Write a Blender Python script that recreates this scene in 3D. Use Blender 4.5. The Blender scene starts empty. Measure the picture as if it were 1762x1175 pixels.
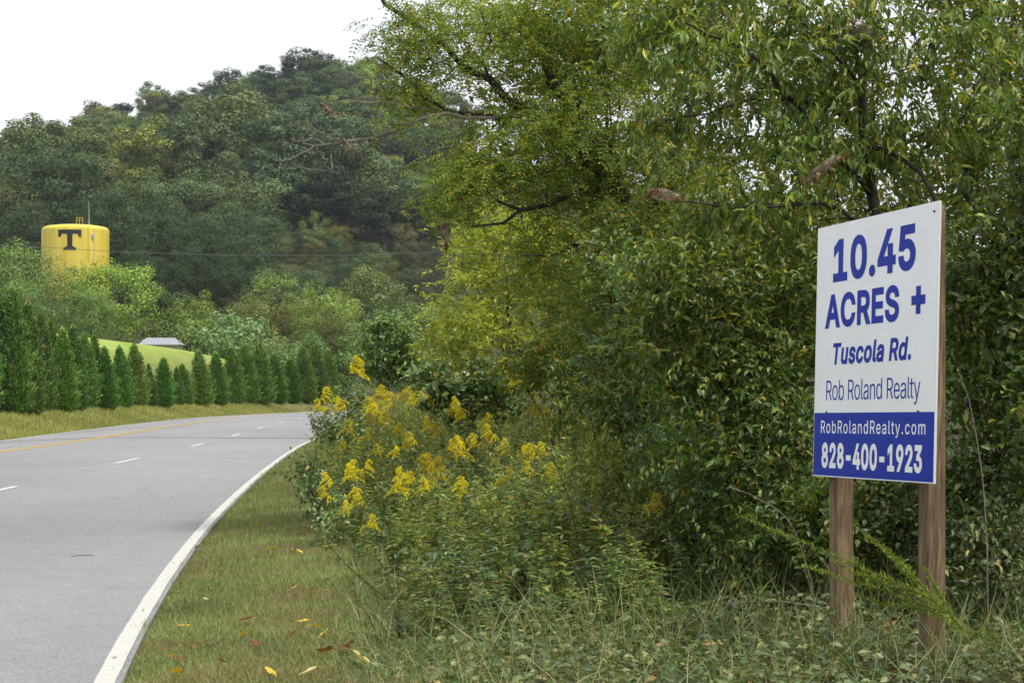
import bpy, math, mathutils
import mathutils.geometry
import numpy as np

# ------------------------------------------------------------------ camera, sky, sun, exposure
scene = bpy.context.scene
C = scene.collection
F_PX, CX, HY, CAM_H = 3190.0, 881.0, 680.0, 1.37       # focal length and horizon row of the photograph, in its pixels
cam_d = bpy.data.cameras.new('camera')
cam_d.sensor_width = 36.0
cam_d.lens = 36.0 * F_PX / 1762.0
cam_d.shift_y = (HY - 587.5) / 1762.0
cam_d.clip_start = 0.1
cam_d.clip_end = 6000.0
cam = bpy.data.objects.new('camera', cam_d)
C.objects.link(cam)
cam.location = (0, 0, CAM_H)
cam.rotation_euler = (math.radians(90), 0, 0)
scene.camera = cam

SUN_EL, SUN_AZ = 63.0, 124.0            # azimuth clockwise from +Y (the viewing direction): behind, to the right, over the wood
world = bpy.data.worlds.new('World')
scene.world = world
world.use_nodes = True
wn, wl = world.node_tree.nodes, world.node_tree.links
wn.clear()
w_out = wn.new('ShaderNodeOutputWorld')
w_bg = wn.new('ShaderNodeBackground'); w_bg.inputs['Strength'].default_value = 0.1
w_sky = wn.new('ShaderNodeTexSky'); w_sky.sky_type = 'NISHITA'; w_sky.sun_disc = False
w_sky.sun_elevation = math.radians(SUN_EL); w_sky.sun_rotation = math.radians(SUN_AZ)
w_tc = wn.new('ShaderNodeTexCoord')
w_mp = wn.new('ShaderNodeMapping'); w_mp.inputs['Scale'].default_value = (1.5, 1.5, 4.0)
w_no = wn.new('ShaderNodeTexNoise'); w_no.inputs['Scale'].default_value = 1.8; w_no.inputs['Detail'].default_value = 6
w_rp = wn.new('ShaderNodeValToRGB')
w_rp.color_ramp.elements[0].position = 0.30; w_rp.color_ramp.elements[0].color = (0.80, 0.80, 0.80, 1)
w_rp.color_ramp.elements[1].position = 0.55; w_rp.color_ramp.elements[1].color = (0.97, 0.97, 0.97, 1)
w_mx = wn.new('ShaderNodeMix'); w_mx.data_type = 'RGBA'
w_mx.inputs[7].default_value = (9.5, 9.8, 10.3, 1)     # bright thin overcast
wl.new(w_tc.outputs['Generated'], w_mp.inputs['Vector']); wl.new(w_mp.outputs[0], w_no.inputs['Vector'])
wl.new(w_no.outputs['Fac'], w_rp.inputs['Fac']); wl.new(w_rp.outputs['Color'], w_mx.inputs[0])
wl.new(w_sky.outputs[0], w_mx.inputs[6]); wl.new(w_mx.outputs[2], w_bg.inputs['Color'])
wl.new(w_bg.outputs[0], w_out.inputs['Surface'])

sun_d = bpy.data.lights.new('sun', 'SUN')
sun_d.energy = 3.7
sun_d.angle = math.radians(9)
sun_d.color = (1.0, 0.95, 0.86)
sun = bpy.data.objects.new('sun', sun_d)
C.objects.link(sun)
sun.location = (30, -30, 60)
sun.rotation_euler = (math.radians(90 - SUN_EL), 0, math.radians(180 - SUN_AZ))

scene.view_settings.view_transform = 'Standard'
scene.view_settings.look = 'None'
scene.view_settings.gamma = 1.0
scene.view_settings.exposure = 0.2
scene.view_settings.use_curve_mapping = False
scene.render.engine = 'CYCLES'
scene.cycles.max_bounces = 6
scene.cycles.diffuse_bounces = 3
scene.cycles.glossy_bounces = 2
scene.cycles.transmission_bounces = 4
scene.cycles.transparent_max_bounces = 8
scene.cycles.volume_bounces = 0
scene.cycles.use_denoising = True
scene.cycles.denoiser = 'OPENIMAGEDENOISE'
scene.cycles.use_adaptive_sampling = True
scene.cycles.adaptive_threshold = 0.02

RNG = np.random.default_rng(7)

# ------------------------------------------------------------------ helpers
def at(x, y, Y):
    """The world point at photograph pixel (x, y) and distance Y."""
    return np.array([(x - CX) * Y / F_PX, Y, CAM_H + (HY - y) * Y / F_PX])

def unit(v):
    v = np.asarray(v, float)
    return v / np.maximum(np.linalg.norm(v, axis=-1, keepdims=True), 1e-9)

def sstep(a, b, x):
    t = np.clip((np.asarray(x, float) - a) / (b - a), 0, 1)
    return t * t * (3 - 2 * t)

def link(o, parent=None):
    C.objects.link(o)
    if parent is not None:
        o.parent = parent
    return o

def mesh_np(name, V, faces, mat, parent=None, smooth=False):
    """One mesh object from a vertex array and a list of (n,k) index arrays."""
    me = bpy.data.meshes.new(name)
    V = np.ascontiguousarray(V, dtype=np.float32)
    me.vertices.add(len(V)); me.vertices.foreach_set('co', V.ravel())
    faces = [np.asarray(f, dtype=np.int32) for f in faces if len(f)]
    loops = np.concatenate([f.ravel() for f in faces])
    sizes = np.concatenate([np.full(len(f), f.shape[1], np.int32) for f in faces])
    starts = np.concatenate([[0], np.cumsum(sizes)[:-1]]).astype(np.int32)
    me.loops.add(len(loops)); me.loops.foreach_set('vertex_index', loops)
    me.polygons.add(len(sizes)); me.polygons.foreach_set('loop_start', starts)
    me.polygons.foreach_set('use_smooth', np.full(len(sizes), smooth))
    me.update(calc_edges=True)
    me.validate()
    mats = mat if isinstance(mat, (list, tuple)) else [mat]
    for m in mats:
        me.materials.append(m)
    return link(bpy.data.objects.new(name, me), parent)

def thing(name, label, cat, loc=(0, 0, 0), group=None):
    o = bpy.data.objects.new(name, None)
    o.empty_display_size = 0.2
    link(o)
    o.location = loc
    return tag(o, label, cat, group)

def tag(o, label=None, cat=None, group=None, kind=None):
    if label: o['label'] = label
    if cat: o['category'] = cat
    if group: o['group'] = group
    if kind: o['kind'] = kind
    return o

def copy_tree(root):
    c = root.copy(); C.objects.link(c)
    for ch in root.children:
        k = ch.copy(); C.objects.link(k); k.parent = c
        for g in ch.children:
            q = g.copy(); C.objects.link(q); q.parent = k
    return c

class MB:
    """Collects boxes, tubes and faces into one mesh."""
    def __init__(s): s.v = []; s.f3 = []; s.f4 = []; s.n = 0
    def add(s, V, f4=(), f3=()):
        V = np.asarray(V, float)
        s.v.append(V)
        if len(f4): s.f4.append(np.asarray(f4) + s.n)
        if len(f3): s.f3.append(np.asarray(f3) + s.n)
        s.n += len(V)
    def box(s, lo, hi, rot=None, org=(0, 0, 0)):
        x0, y0, z0 = lo; x1, y1, z1 = hi
        V = np.array([[x0,y0,z0],[x1,y0,z0],[x1,y1,z0],[x0,y1,z0],[x0,y0,z1],[x1,y0,z1],[x1,y1,z1],[x0,y1,z1]], float)
        if rot is not None: V = V @ np.asarray(rot).T
        s.add(V + np.asarray(org), [[0,3,2,1],[4,5,6,7],[0,1,5,4],[1,2,6,5],[2,3,7,6],[3,0,4,7]])
    def tube(s, P, R, k=6, cap=True):
        P = np.asarray(P, float); R = np.broadcast_to(np.asarray(R, float), (len(P),))
        D = np.gradient(P, axis=0); D = unit(D)
        ref = np.array([0.31, 0.23, 0.92]) if abs(D[:, 2]).mean() < .8 else np.array([0.9, 0.3, 0.1])
        A = unit(np.cross(D, ref)); B = np.cross(D, A)
        th = np.arange(k) * 2 * math.pi / k
        V = P[:, None] + R[:, None, None] * (A[:, None] * np.cos(th)[None, :, None] + B[:, None] * np.sin(th)[None, :, None])
        i = np.arange(len(P) - 1)[:, None] * k; j = np.arange(k)[None]; j2 = (j + 1) % k
        f = np.stack([i + j, i + j2, i + k + j2, i + k + j], -1).reshape(-1, 4)
        V = V.reshape(-1, 3); f3 = []
        if cap:
            V = np.concatenate([V, P[:1], P[-1:]]); a = len(P) * k
            jj = np.arange(k); f3 = np.concatenate([np.stack([(jj + 1) % k, jj, np.full(k, a)], -1),
                np.stack([jj + (len(P) - 1) * k, (jj + 1) % k + (len(P) - 1) * k, np.full(k, a + 1)], -1)])
        s.add(V, f, f3)
    def build(s, name, mat, parent=None, smooth=False):
        fs = []
        if s.f4: fs.append(np.concatenate(s.f4))
        if s.f3: fs.append(np.concatenate(s.f3))
        return mesh_np(name, np.concatenate(s.v), fs, mat, parent, smooth)

# leaf templates: u along, v across, w out of the leaf
T_LEAF8 = (np.array([[0,0,0],[.32,.5,.07],[.68,.38,.01],[1,0,-.20],[.68,-.38,.01],[.32,-.5,.07],[.33,0,-.0],[.68,0,-.07]], float),
           [[1,0,6],[2,7,3],[0,5,6],[7,4,3]], [[1,6,7,2],[6,5,4,7]])
T_LEAF4 = (np.array([[0,0,0],[.42,.5,.08],[1,0,-.10],[.42,-.5,.08]], float), [[0,2,1],[0,3,2]], [])
T_BLADE = (np.array([[0,.5,0],[0,-.5,0],[.45,.42,.03],[.45,-.42,.03],[.8,.25,-.08],[.8,-.25,-.08],[1,0,-.20]], float), [[4,5,6]], [[0,1,3,2],[2,3,5,4]])
T_BLADE3 = (np.array([[0,.5,0],[0,-.5,0],[1,0,0]], float), [[0,1,2]], [])

class Leaves:
    """Collects many leaves; one mesh per use."""
    def __init__(s): s.V = []; s.f3 = []; s.f4 = []; s.n = 0
    def add(s, P, D, N, L, W, T=T_LEAF4):
        P = np.atleast_2d(P); n = len(P)
        if n == 0: return
        D = unit(np.broadcast_to(D, (n, 3))); S = unit(np.cross(np.broadcast_to(N, (n, 3)), D)); N2 = np.cross(D, S)
        L = np.broadcast_to(np.asarray(L, float), (n,)); W = np.broadcast_to(np.asarray(W, float), (n,))
        t, t3, t4 = T
        V = (P[:, None] + (L[:, None] * t[None, :, 0])[..., None] * D[:, None] + (W[:, None] * t[None, :, 1])[..., None] * S[:, None]
             + (L[:, None] * t[None, :, 2])[..., None] * N2[:, None]).reshape(-1, 3)
        off = (np.arange(n) * len(t))[:, None, None] + s.n
        if len(t3): s.f3.append((off + np.asarray(t3)[None]).reshape(-1, 3))
        if len(t4): s.f4.append((off + np.asarray(t4)[None]).reshape(-1, 4))
        s.V.append(V); s.n += len(V)
    def arrays(s):
        fs = []
        if s.f4: fs.append(np.concatenate(s.f4))
        if s.f3: fs.append(np.concatenate(s.f3))
        return np.concatenate(s.V), fs
    def build(s, name, mat, parent=None, origin=None):
        V, fs = s.arrays()
        if origin is not None: V = V - np.asarray(origin)
        return mesh_np(name, V, fs, mat, parent)

def rand_unit(n, rng=RNG):
    return unit(rng.normal(size=(n, 3)))

def grow(paths, tips, rng, w=0.35, step=0.3, bend=0.35, jit=0.03, rad=None):
    """A branching skeleton: authored limbs first, then every tip joins the cheapest node."""
    cap = 60000; rmin = np.zeros(cap)
    pos = np.zeros((cap, 3)); par = np.full(cap, -1); pl = np.zeros(cap); n = 0
    for k, P in enumerate(paths):
        P = np.asarray(P, float)
        seg = np.linalg.norm(np.diff(P, axis=0), axis=1)
        s = np.concatenate([[0], np.cumsum(seg)])
        m = max(2, int(s[-1] / step) + 1)
        t = np.linspace(0, s[-1], m)
        Q = np.stack([np.interp(t, s, P[:, i]) for i in range(3)], 1)
        for _ in range(2):
            Q[1:-1] = (Q[:-2] + 2 * Q[1:-1] + Q[2:]) / 4
        Q[1:-1] += rng.normal(size=(m - 2, 3)) * jit
        if k == 0:
            prev = -1
        else:
            prev = int(np.argmin(np.linalg.norm(pos[:n] - Q[0], axis=1)))
        for qi, q in enumerate(Q):
            if rad is not None: rmin[n] = rad[k][0] + (rad[k][1] - rad[k][0]) * qi / (m - 1)
            pos[n] = q; par[n] = prev
            if prev >= 0: pl[n] = pl[prev] + np.linalg.norm(q - pos[prev])
            prev = n; n += 1
    d0 = np.min(np.linalg.norm(tips[:, None] - pos[None, :n:2], axis=2), axis=1)
    tip_idx = []
    for i in np.argsort(d0):
        tp = tips[i]
        d = np.linalg.norm(pos[:n] - tp, axis=1)
        j = int(np.argmin(d + w * pl[:n]))
        if par[j] >= 0: dj = pos[j] - pos[par[j]]
        else: dj = np.array([0, 0, 1.0])
        dj = dj / max(np.linalg.norm(dj), 1e-6)
        dd = d[j]; m = max(2, int(dd / step) + 1)
        c = pos[j] + dj * dd * bend + np.array([0, 0, .08 * dd])
        prev = j
        p0 = pos[j].copy()
        for q in range(1, m + 1):
            t = q / m
            x = (1 - t) ** 2 * p0 + 2 * t * (1 - t) * c + t * t * tp
            if q < m: x = x + rng.normal(size=3) * jit
            pos[n] = x; par[n] = prev; pl[n] = pl[prev] + np.linalg.norm(x - pos[prev])
            prev = n; n += 1
        tip_idx.append(prev)
    grow.rmin = rmin[:n].copy()
    return pos[:n].copy(), par[:n].copy(), np.array(tip_idx)

def tubes(pos, par, r_tip, expo=0.42, k=5, r_max=1.0, rmin=None):
    n = len(pos)
    cnt = np.zeros(n); haschild = np.zeros(n, bool); haschild[par[par >= 0]] = True
    cnt[~haschild] = 1
    for i in range(n - 1, 0, -1):
        if par[i] >= 0: cnt[par[i]] += cnt[i]
    r = np.minimum(r_tip * cnt ** expo, r_max)
    if rmin is not None: r = np.maximum(r, rmin)
    D = np.zeros((n, 3)); m = par >= 0
    D[m] = pos[m] - pos[par[m]]
    D[~m] = [0, 0, 1]
    D = unit(D)
    ref = np.where(np.abs(D[:, 2:3]) > .85, np.array([[1.0, .2, 0]]), np.array([[.1, .15, 1.0]]))
    A = unit(np.cross(D, ref)); B = np.cross(D, A)
    th = np.arange(k) * 2 * math.pi / k
    V = (pos[:, None] + r[:, None, None] * (A[:, None] * np.cos(th)[None, :, None] + B[:, None] * np.sin(th)[None, :, None])).reshape(-1, 3)
    i = np.where(m)[0]; p = par[i]
    # a thin branch leaves a thick limb with its own thin ring
    j = np.arange(k)[None]; j2 = (j + 1) % k
    thick = r[p] > 1.9 * r[i]
    extra = []
    base = (p * k).astype(int)
    nv = n * k
    if thick.any():
        it = i[thick]; ptk = p[thick]
        Vx = (pos[ptk][:, None] + (1.15 * r[it])[:, None, None] * (A[it][:, None] * np.cos(th)[None, :, None] + B[it][:, None] * np.sin(th)[None, :, None])).reshape(-1, 3)
        V = np.concatenate([V, Vx])
        base = base.copy(); base[thick] = nv + np.arange(thick.sum()) * k
    f = np.stack([base[:, None] + j, base[:, None] + j2, (i * k)[:, None] + j2, (i * k)[:, None] + j], -1).reshape(-1, 4)
    return V, f

def blob_tips(E, n, rng, hollow=0.45):
    """n points spread through a set of ellipsoids (centre, radii)."""
    w = np.array([np.prod(e[1]) ** (2 / 3) for e in E]); w /= w.sum()
    idx = rng.choice(len(E), n, p=w)
    Cn = np.array([e[0] for e in E])[idx]; R = np.array([e[1] for e in E])[idx]
    d = rand_unit(n, rng); r = (hollow ** 3 + (1 - hollow ** 3) * rng.random(n)) ** (1 / 3)
    return Cn + d * r[:, None] * R

def EL(x, y, Y, rx, ry, rd):
    """Ellipsoid from a place in the picture, its distance and its radii (pixels, pixels, metres)."""
    return (at(x, y, Y), np.array([rx * Y / F_PX, rd, ry * Y / F_PX]))

def sprays(Lv, pos, par, tip_idx, rng, per, length, L, W, droop=-0.3, T=T_LEAF8, side=0.9, jit=0.25):
    """Leaves along the twig that ends in each tip."""
    d = unit(pos[tip_idx] - pos[par[tip_idx]])
    n = len(tip_idx)
    t = np.tile(np.linspace(0, 1, per), (n, 1)) + rng.normal(size=(n, per)) * .03
    base = pos[tip_idx][:, None] + d[:, None] * ((t - .75) * length)[..., None]
    base[..., 2] -= 0.15 * length * np.clip(t - .3, 0, 1) ** 2
    up = np.array([0, 0, 1.0])
    s = unit(np.cross(d, up) + rng.normal(size=(n, 3)) * .2)
    sg = np.where(np.arange(per) % 2 == 0, 1.0, -1.0)
    D = d[:, None] * .55 + s[:, None] * (sg * side)[None, :, None] + up * droop + rng.normal(size=(n, per, 3)) * jit
    D = unit(D.reshape(-1, 3))
    N = up + rng.normal(size=(n * per, 3)) * .45
    k = n * per
    sz = rng.uniform(.5, 1.3, k)
    Lv.add(base.reshape(-1, 3), D, N, L * sz, W * sz * rng.uniform(.85, 1.15, k), T)

def pinnate(Lv, pos, par, tip_idx, rng, per, length, rach, pairs, l, w, droop=-0.35):
    d = unit(pos[tip_idx] - pos[par[tip_idx]])
    n = len(tip_idx); up = np.array([0, 0, 1.0])
    t = np.tile(np.linspace(0, 1, per), (n, 1))
    base = (pos[tip_idx][:, None] + d[:, None] * ((t - .75) * length)[..., None]).reshape(-1, 3)
    s = unit(np.cross(d, up) + rng.normal(size=(n, 3)) * .3)
    sg = np.where(np.arange(per) % 2 == 0, 1.0, -1.0)
    D = unit((d[:, None] * .5 + s[:, None] * (sg * .9)[None, :, None] + up * droop + rng.normal(size=(n, per, 3)) * .3).reshape(-1, 3))
    k = n * per
    S = unit(np.cross(D, up + rng.normal(size=(k, 3)) * .25)); Nn = np.cross(S, D)
    Rl = rach * rng.uniform(.7, 1.2, k)
    for q in range(pairs):
        tt = (q + 1) / pairs
        P = base + D * (Rl * tt)[:, None] - up * (Rl * .25 * tt * tt)[:, None]
        for g in (1, -1):
            dd = S * g + D * .35 - up * .25 + rng.normal(size=(k, 3)) * .12
            Lv.add(P, dd, Nn + rng.normal(size=(k, 3)) * .2, l * rng.uniform(.8, 1.15, k), w, T_LEAF4)

# ------------------------------------------------------------------ materials
def new_mat(name):
    m = bpy.data.materials.new(name); m.use_nodes = True
    n, l = m.node_tree.nodes, m.node_tree.links
    n.clear()
    out = n.new('ShaderNodeOutputMaterial')
    return m, n, l, out

def ramp(n, stops, fac=None, l=None, interp='LINEAR'):
    r = n.new('ShaderNodeValToRGB'); cr = r.color_ramp; cr.interpolation = interp
    while len(cr.elements) < len(stops): cr.elements.new(0.5)
    for e, (p, c) in zip(cr.elements, stops):
        e.position = p; e.color = (*c, 1) if len(c) == 3 else c
    if fac is not None: l.new(fac, r.inputs['Fac'])
    return r

LEAF_GAIN = 1.4
def mat_leaf(name, stops, rough=0.5, trans=0.3, spec=0.4, use_obj=False, patch=0.6, patch_scale=0.8, tint=(1.25, 1.2, .45), gain=None, dry=None):
    """Leaves: each one its own tone; light shines through them a little."""
    m, n, l, out = new_mat(name)
    g = n.new('ShaderNodeNewGeometry')
    stops = [(p_, tuple(min(.8, x * (gain or LEAF_GAIN)) for x in c_)) for p_, c_ in stops]
    r = ramp(n, stops, g.outputs['Random Per Island'], l)
    col = r.outputs['Color']
    tc = n.new('ShaderNodeTexCoord')
    no = n.new('ShaderNodeTexNoise'); no.inputs['Scale'].default_value = patch_scale; no.inputs['Detail'].default_value = 2
    l.new(tc.outputs['Object'], no.inputs['Vector'])
    mr = n.new('ShaderNodeMapRange'); mr.inputs[1].default_value = .3; mr.inputs[2].default_value = .7
    mr.inputs[3].default_value = 1 - patch / 2; mr.inputs[4].default_value = 1 + patch / 2
    l.new(no.outputs['Fac'], mr.inputs[0])
    mu = n.new('ShaderNodeMix'); mu.data_type = 'RGBA'; mu.blend_type = 'MULTIPLY'; mu.inputs[0].default_value = 1
    l.new(col, mu.inputs[6]); l.new(mr.outputs[0], mu.inputs[7]); col = mu.outputs[2]
    if dry:
        nd = n.new('ShaderNodeTexNoise'); nd.inputs['Scale'].default_value = dry[1]; nd.inputs['Detail'].default_value = 3; l.new(tc.outputs['Object'], nd.inputs['Vector'])
        rd = ramp(n, [(.46, (0, 0, 0)), (.68, (.72, .72, .72))], nd.outputs['Fac'], l)
        xd = n.new('ShaderNodeMix'); xd.data_type = 'RGBA'; xd.inputs[7].default_value = (*dry[0], 1)
        l.new(rd.outputs[0], xd.inputs[0]); l.new(col, xd.inputs[6]); col = xd.outputs[2]
    if use_obj:
        oi = n.new('ShaderNodeObjectInfo')
        m2 = n.new('ShaderNodeMix'); m2.data_type = 'RGBA'; m2.blend_type = 'MULTIPLY'; m2.inputs[0].default_value = 1
        l.new(col, m2.inputs[6]); l.new(oi.outputs['Color'], m2.inputs[7]); col = m2.outputs[2]
    b = n.new('ShaderNodeBsdfPrincipled'); b.inputs['Roughness'].default_value = rough
    b.inputs['Specular IOR Level'].default_value = spec
    l.new(col, b.inputs['Base Color'])
    if trans > 0:
        tr = n.new('ShaderNodeBsdfTranslucent')
        m3 = n.new('ShaderNodeMix'); m3.data_type = 'RGBA'; m3.blend_type = 'MULTIPLY'; m3.inputs[0].default_value = 1
        m3.inputs[7].default_value = (*tint, 1)
        l.new(col, m3.inputs[6]); l.new(m3.outputs[2], tr.inputs['Color'])
        ms = n.new('ShaderNodeMixShader'); ms.inputs[0].default_value = trans
        l.new(b.outputs[0], ms.inputs[1]); l.new(tr.outputs[0], ms.inputs[2]); l.new(ms.outputs[0], out.inputs['Surface'])
    else:
        l.new(b.outputs[0], out.inputs['Surface'])
    return m

def mat_noise(name, c0, c1, scale=4, rough=0.85, detail=6, bump=0.0, bump_scale=None, stretch=(1, 1, 1), spec=0.3, lo=.35, hi=.65, dist=.02):
    m, n, l, out = new_mat(name)
    tc = n.new('ShaderNodeTexCoord'); mp = n.new('ShaderNodeMapping'); mp.inputs['Scale'].default_value = stretch
    l.new(tc.outputs['Object'], mp.inputs['Vector'])
    no = n.new('ShaderNodeTexNoise'); no.inputs['Scale'].default_value = scale; no.inputs['Detail'].default_value = detail
    l.new(mp.outputs[0], no.inputs['Vector'])
    r = ramp(n, [(lo, c0), (hi, c1)], no.outputs['Fac'], l)
    b = n.new('ShaderNodeBsdfPrincipled'); b.inputs['Roughness'].default_value = rough; b.inputs['Specular IOR Level'].default_value = spec
    l.new(r.outputs['Color'], b.inputs['Base Color'])
    if bump:
        n2 = n.new('ShaderNodeTexNoise'); n2.inputs['Scale'].default_value = bump_scale or scale * 3; n2.inputs['Detail'].default_value = 5
        l.new(mp.outputs[0], n2.inputs['Vector'])
        bp = n.new('ShaderNodeBump'); bp.inputs['Strength'].default_value = bump; bp.inputs['Distance'].default_value = dist
        l.new(n2.outputs['Fac'], bp.inputs['Height']); l.new(bp.outputs[0], b.inputs['Normal'])
    l.new(b.outputs[0], out.inputs['Surface'])
    return m

def mat_asphalt():
    m, n, l, out = new_mat('asphalt')
    tc = n.new('ShaderNodeTexCoord')
    def noise(scale, detail=4, st=(1, 1, 1), rot=0):
        mp = n.new('ShaderNodeMapping'); mp.inputs['Scale'].default_value = st; mp.inputs['Rotation'].default_value = (0, 0, rot)
        l.new(tc.outputs['Object'], mp.inputs['Vector'])
        x = n.new('ShaderNodeTexNoise'); x.inputs['Scale'].default_value = scale; x.inputs['Detail'].default_value = detail
        l.new(mp.outputs[0], x.inputs['Vector']); return x
    big = noise(.22, 5, (1, .35, 1)); fine = noise(55, 3); mid = noise(3, 5)
    vo = n.new('ShaderNodeTexVoronoi'); vo.inputs['Scale'].default_value = 90
    l.new(tc.outputs['Object'], vo.inputs['Vector'])
    base = ramp(n, [(.32, (.185, .184, .190)), (.5, (.222, .221, .225)), (.7, (.252, .249, .250))], big.outputs['Fac'], l)
    def mul(a, bsock, fac):
        x = n.new('ShaderNodeMix'); x.data_type = 'RGBA'; x.blend_type = 'MULTIPLY'; x.inputs[0].default_value = fac
        l.new(a, x.inputs[6]); l.new(bsock, x.inputs[7]); return x.outputs[2]
    agg = ramp(n, [(0.0, (.55, .55, .55)), (.5, (1, 1, 1)), (1.0, (1.35, 1.35, 1.35))], vo.outputs['Color'], l)
    fr = ramp(n, [(.35, (.72, .72, .72)), (.65, (1.2, 1.2, 1.2))], fine.outputs['Fac'], l)
    mr = ramp(n, [(.3, (.93, .93, .93)), (.7, (1.06, 1.06, 1.06))], mid.outputs['Fac'], l)
    c = mul(base.outputs['Color'], agg.outputs['Color'], .55); c = mul(c, fr.outputs['Color'], .6); c = mul(c, mr.outputs['Color'], 1)
    # long wandering hairline cracks
    wob = noise(.7, 4)
    mpx = n.new('ShaderNodeMapping'); mpx.inputs['Scale'].default_value = (.16, .05, .1); l.new(tc.outputs['Object'], mpx.inputs['Vector'])
    vm = n.new('ShaderNodeVectorMath'); vm.operation = 'MULTIPLY_ADD'; vm.inputs[1].default_value = (.35, .35, .35)
    l.new(wob.outputs['Color'], vm.inputs[0]); l.new(mpx.outputs[0], vm.inputs[2])
    v2 = n.new('ShaderNodeTexVoronoi'); v2.feature = 'DISTANCE_TO_EDGE'; v2.inputs['Scale'].default_value = 1.0
    l.new(vm.outputs[0], v2.inputs['Vector'])
    cr = ramp(n, [(0.0, (.55, .55, .55)), (.0035, (.72, .72, .72)), (.007, (1, 1, 1))], v2.outputs['Distance'], l)
    c = mul(c, cr.outputs['Color'], .4)
    b = n.new('ShaderNodeBsdfPrincipled'); b.inputs['Roughness'].default_value = .78; b.inputs['Specular IOR Level'].default_value = .35
    l.new(c, b.inputs['Base Color'])
    bp = n.new('ShaderNodeBump'); bp.inputs['Strength'].default_value = .5; bp.inputs['Distance'].default_value = .004
    l.new(vo.outputs['Distance'], bp.inputs['Height']); l.new(bp.outputs[0], b.inputs['Normal'])
    l.new(b.outputs[0], out.inputs['Surface'])
    return m

def mat_paint(name, col, worn=(.25, .25, .25), amount=.62):
    m, n, l, out = new_mat(name)
    tc = n.new('ShaderNodeTexCoord')
    a = n.new('ShaderNodeTexNoise'); a.inputs['Scale'].default_value = 22; a.inputs['Detail'].default_value = 8; a.inputs['Roughness'].default_value = .7
    l.new(tc.outputs['Object'], a.inputs['Vector'])
    r = ramp(n, [(amount - .28, col), (amount + .12, tuple(x * .8 for x in col)), (amount + .2, worn)], a.outputs['Fac'], l)
    b = n.new('ShaderNodeBsdfPrincipled'); b.inputs['Roughness'].default_value = .7
    l.new(r.outputs['Color'], b.inputs['Base Color']); l.new(b.outputs[0], out.inputs['Surface'])
    return m

def mat_ground():
    """Soil under the thicket, mown verge, sunny meadow, leaf litter under the far wood: by place."""
    m, n, l, out = new_mat('ground_soil_and_grass')
    g = n.new('ShaderNodeNewGeometry'); sp = n.new('ShaderNodeSeparateXYZ'); l.new(g.outputs['Position'], sp.inputs[0])
    def noise(scale, detail=6):
        x = n.new('ShaderNodeTexNoise'); x.inputs['Scale'].default_value = scale; x.inputs['Detail'].default_value = detail
        l.new(g.outputs['Position'], x.inputs['Vector']); return x
    n1, n2, n3 = noise(.12), noise(1.7), noise(14)
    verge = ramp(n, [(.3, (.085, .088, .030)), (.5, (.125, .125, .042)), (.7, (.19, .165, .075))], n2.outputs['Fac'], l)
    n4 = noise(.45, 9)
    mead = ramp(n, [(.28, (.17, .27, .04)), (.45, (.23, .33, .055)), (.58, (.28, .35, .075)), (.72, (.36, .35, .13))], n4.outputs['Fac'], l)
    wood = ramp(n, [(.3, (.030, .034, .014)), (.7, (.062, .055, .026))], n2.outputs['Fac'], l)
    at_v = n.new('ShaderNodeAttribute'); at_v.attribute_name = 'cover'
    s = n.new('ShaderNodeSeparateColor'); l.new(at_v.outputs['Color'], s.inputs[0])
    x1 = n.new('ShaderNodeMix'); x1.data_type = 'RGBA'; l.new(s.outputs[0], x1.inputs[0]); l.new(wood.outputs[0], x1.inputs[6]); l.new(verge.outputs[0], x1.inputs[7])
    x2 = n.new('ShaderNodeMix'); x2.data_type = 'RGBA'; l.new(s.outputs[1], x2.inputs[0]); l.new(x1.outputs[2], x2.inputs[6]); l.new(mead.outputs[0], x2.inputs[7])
    fr = ramp(n, [(.3, (.75, .75, .75)), (.7, (1.2, 1.2, 1.2))], n3.outputs['Fac'], l)
    x3 = n.new('ShaderNodeMix'); x3.data_type = 'RGBA'; x3.blend_type = 'MULTIPLY'; x3.inputs[0].default_value = 1
    l.new(x2.outputs[2], x3.inputs[6]); l.new(fr.outputs[0], x3.inputs[7])
    b = n.new('ShaderNodeBsdfPrincipled'); b.inputs['Roughness'].default_value = .95; b.inputs['Specular IOR Level'].default_value = .1
    l.new(x3.outputs[2], b.inputs['Base Color'])
    bp = n.new('ShaderNodeBump'); bp.inputs['Strength'].default_value = .6; bp.inputs['Distance'].default_value = .05
    l.new(n3.outputs['Fac'], bp.inputs['Height']); l.new(bp.outputs[0], b.inputs['Normal'])
    l.new(b.outputs[0], out.inputs['Surface'])
    return m

def mat_plain(name, col, rough=.6, spec=.4, metal=0.0):
    m, n, l, out = new_mat(name)
    tc = n.new('ShaderNodeTexCoord'); no = n.new('ShaderNodeTexNoise'); no.inputs['Scale'].default_value = 9; no.inputs['Detail'].default_value = 5
    l.new(tc.outputs['Object'], no.inputs['Vector'])
    r = ramp(n, [(.3, tuple(x * .93 for x in col)), (.7, tuple(min(1, x * 1.04) for x in col))], no.outputs['Fac'], l)
    b = n.new('ShaderNodeBsdfPrincipled'); b.inputs['Roughness'].default_value = rough; b.inputs['Specular IOR Level'].default_value = spec
    b.inputs['Metallic'].default_value = metal
    l.new(r.outputs['Color'], b.inputs['Base Color']); l.new(b.outputs[0], out.inputs['Surface'])
    return m

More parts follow.
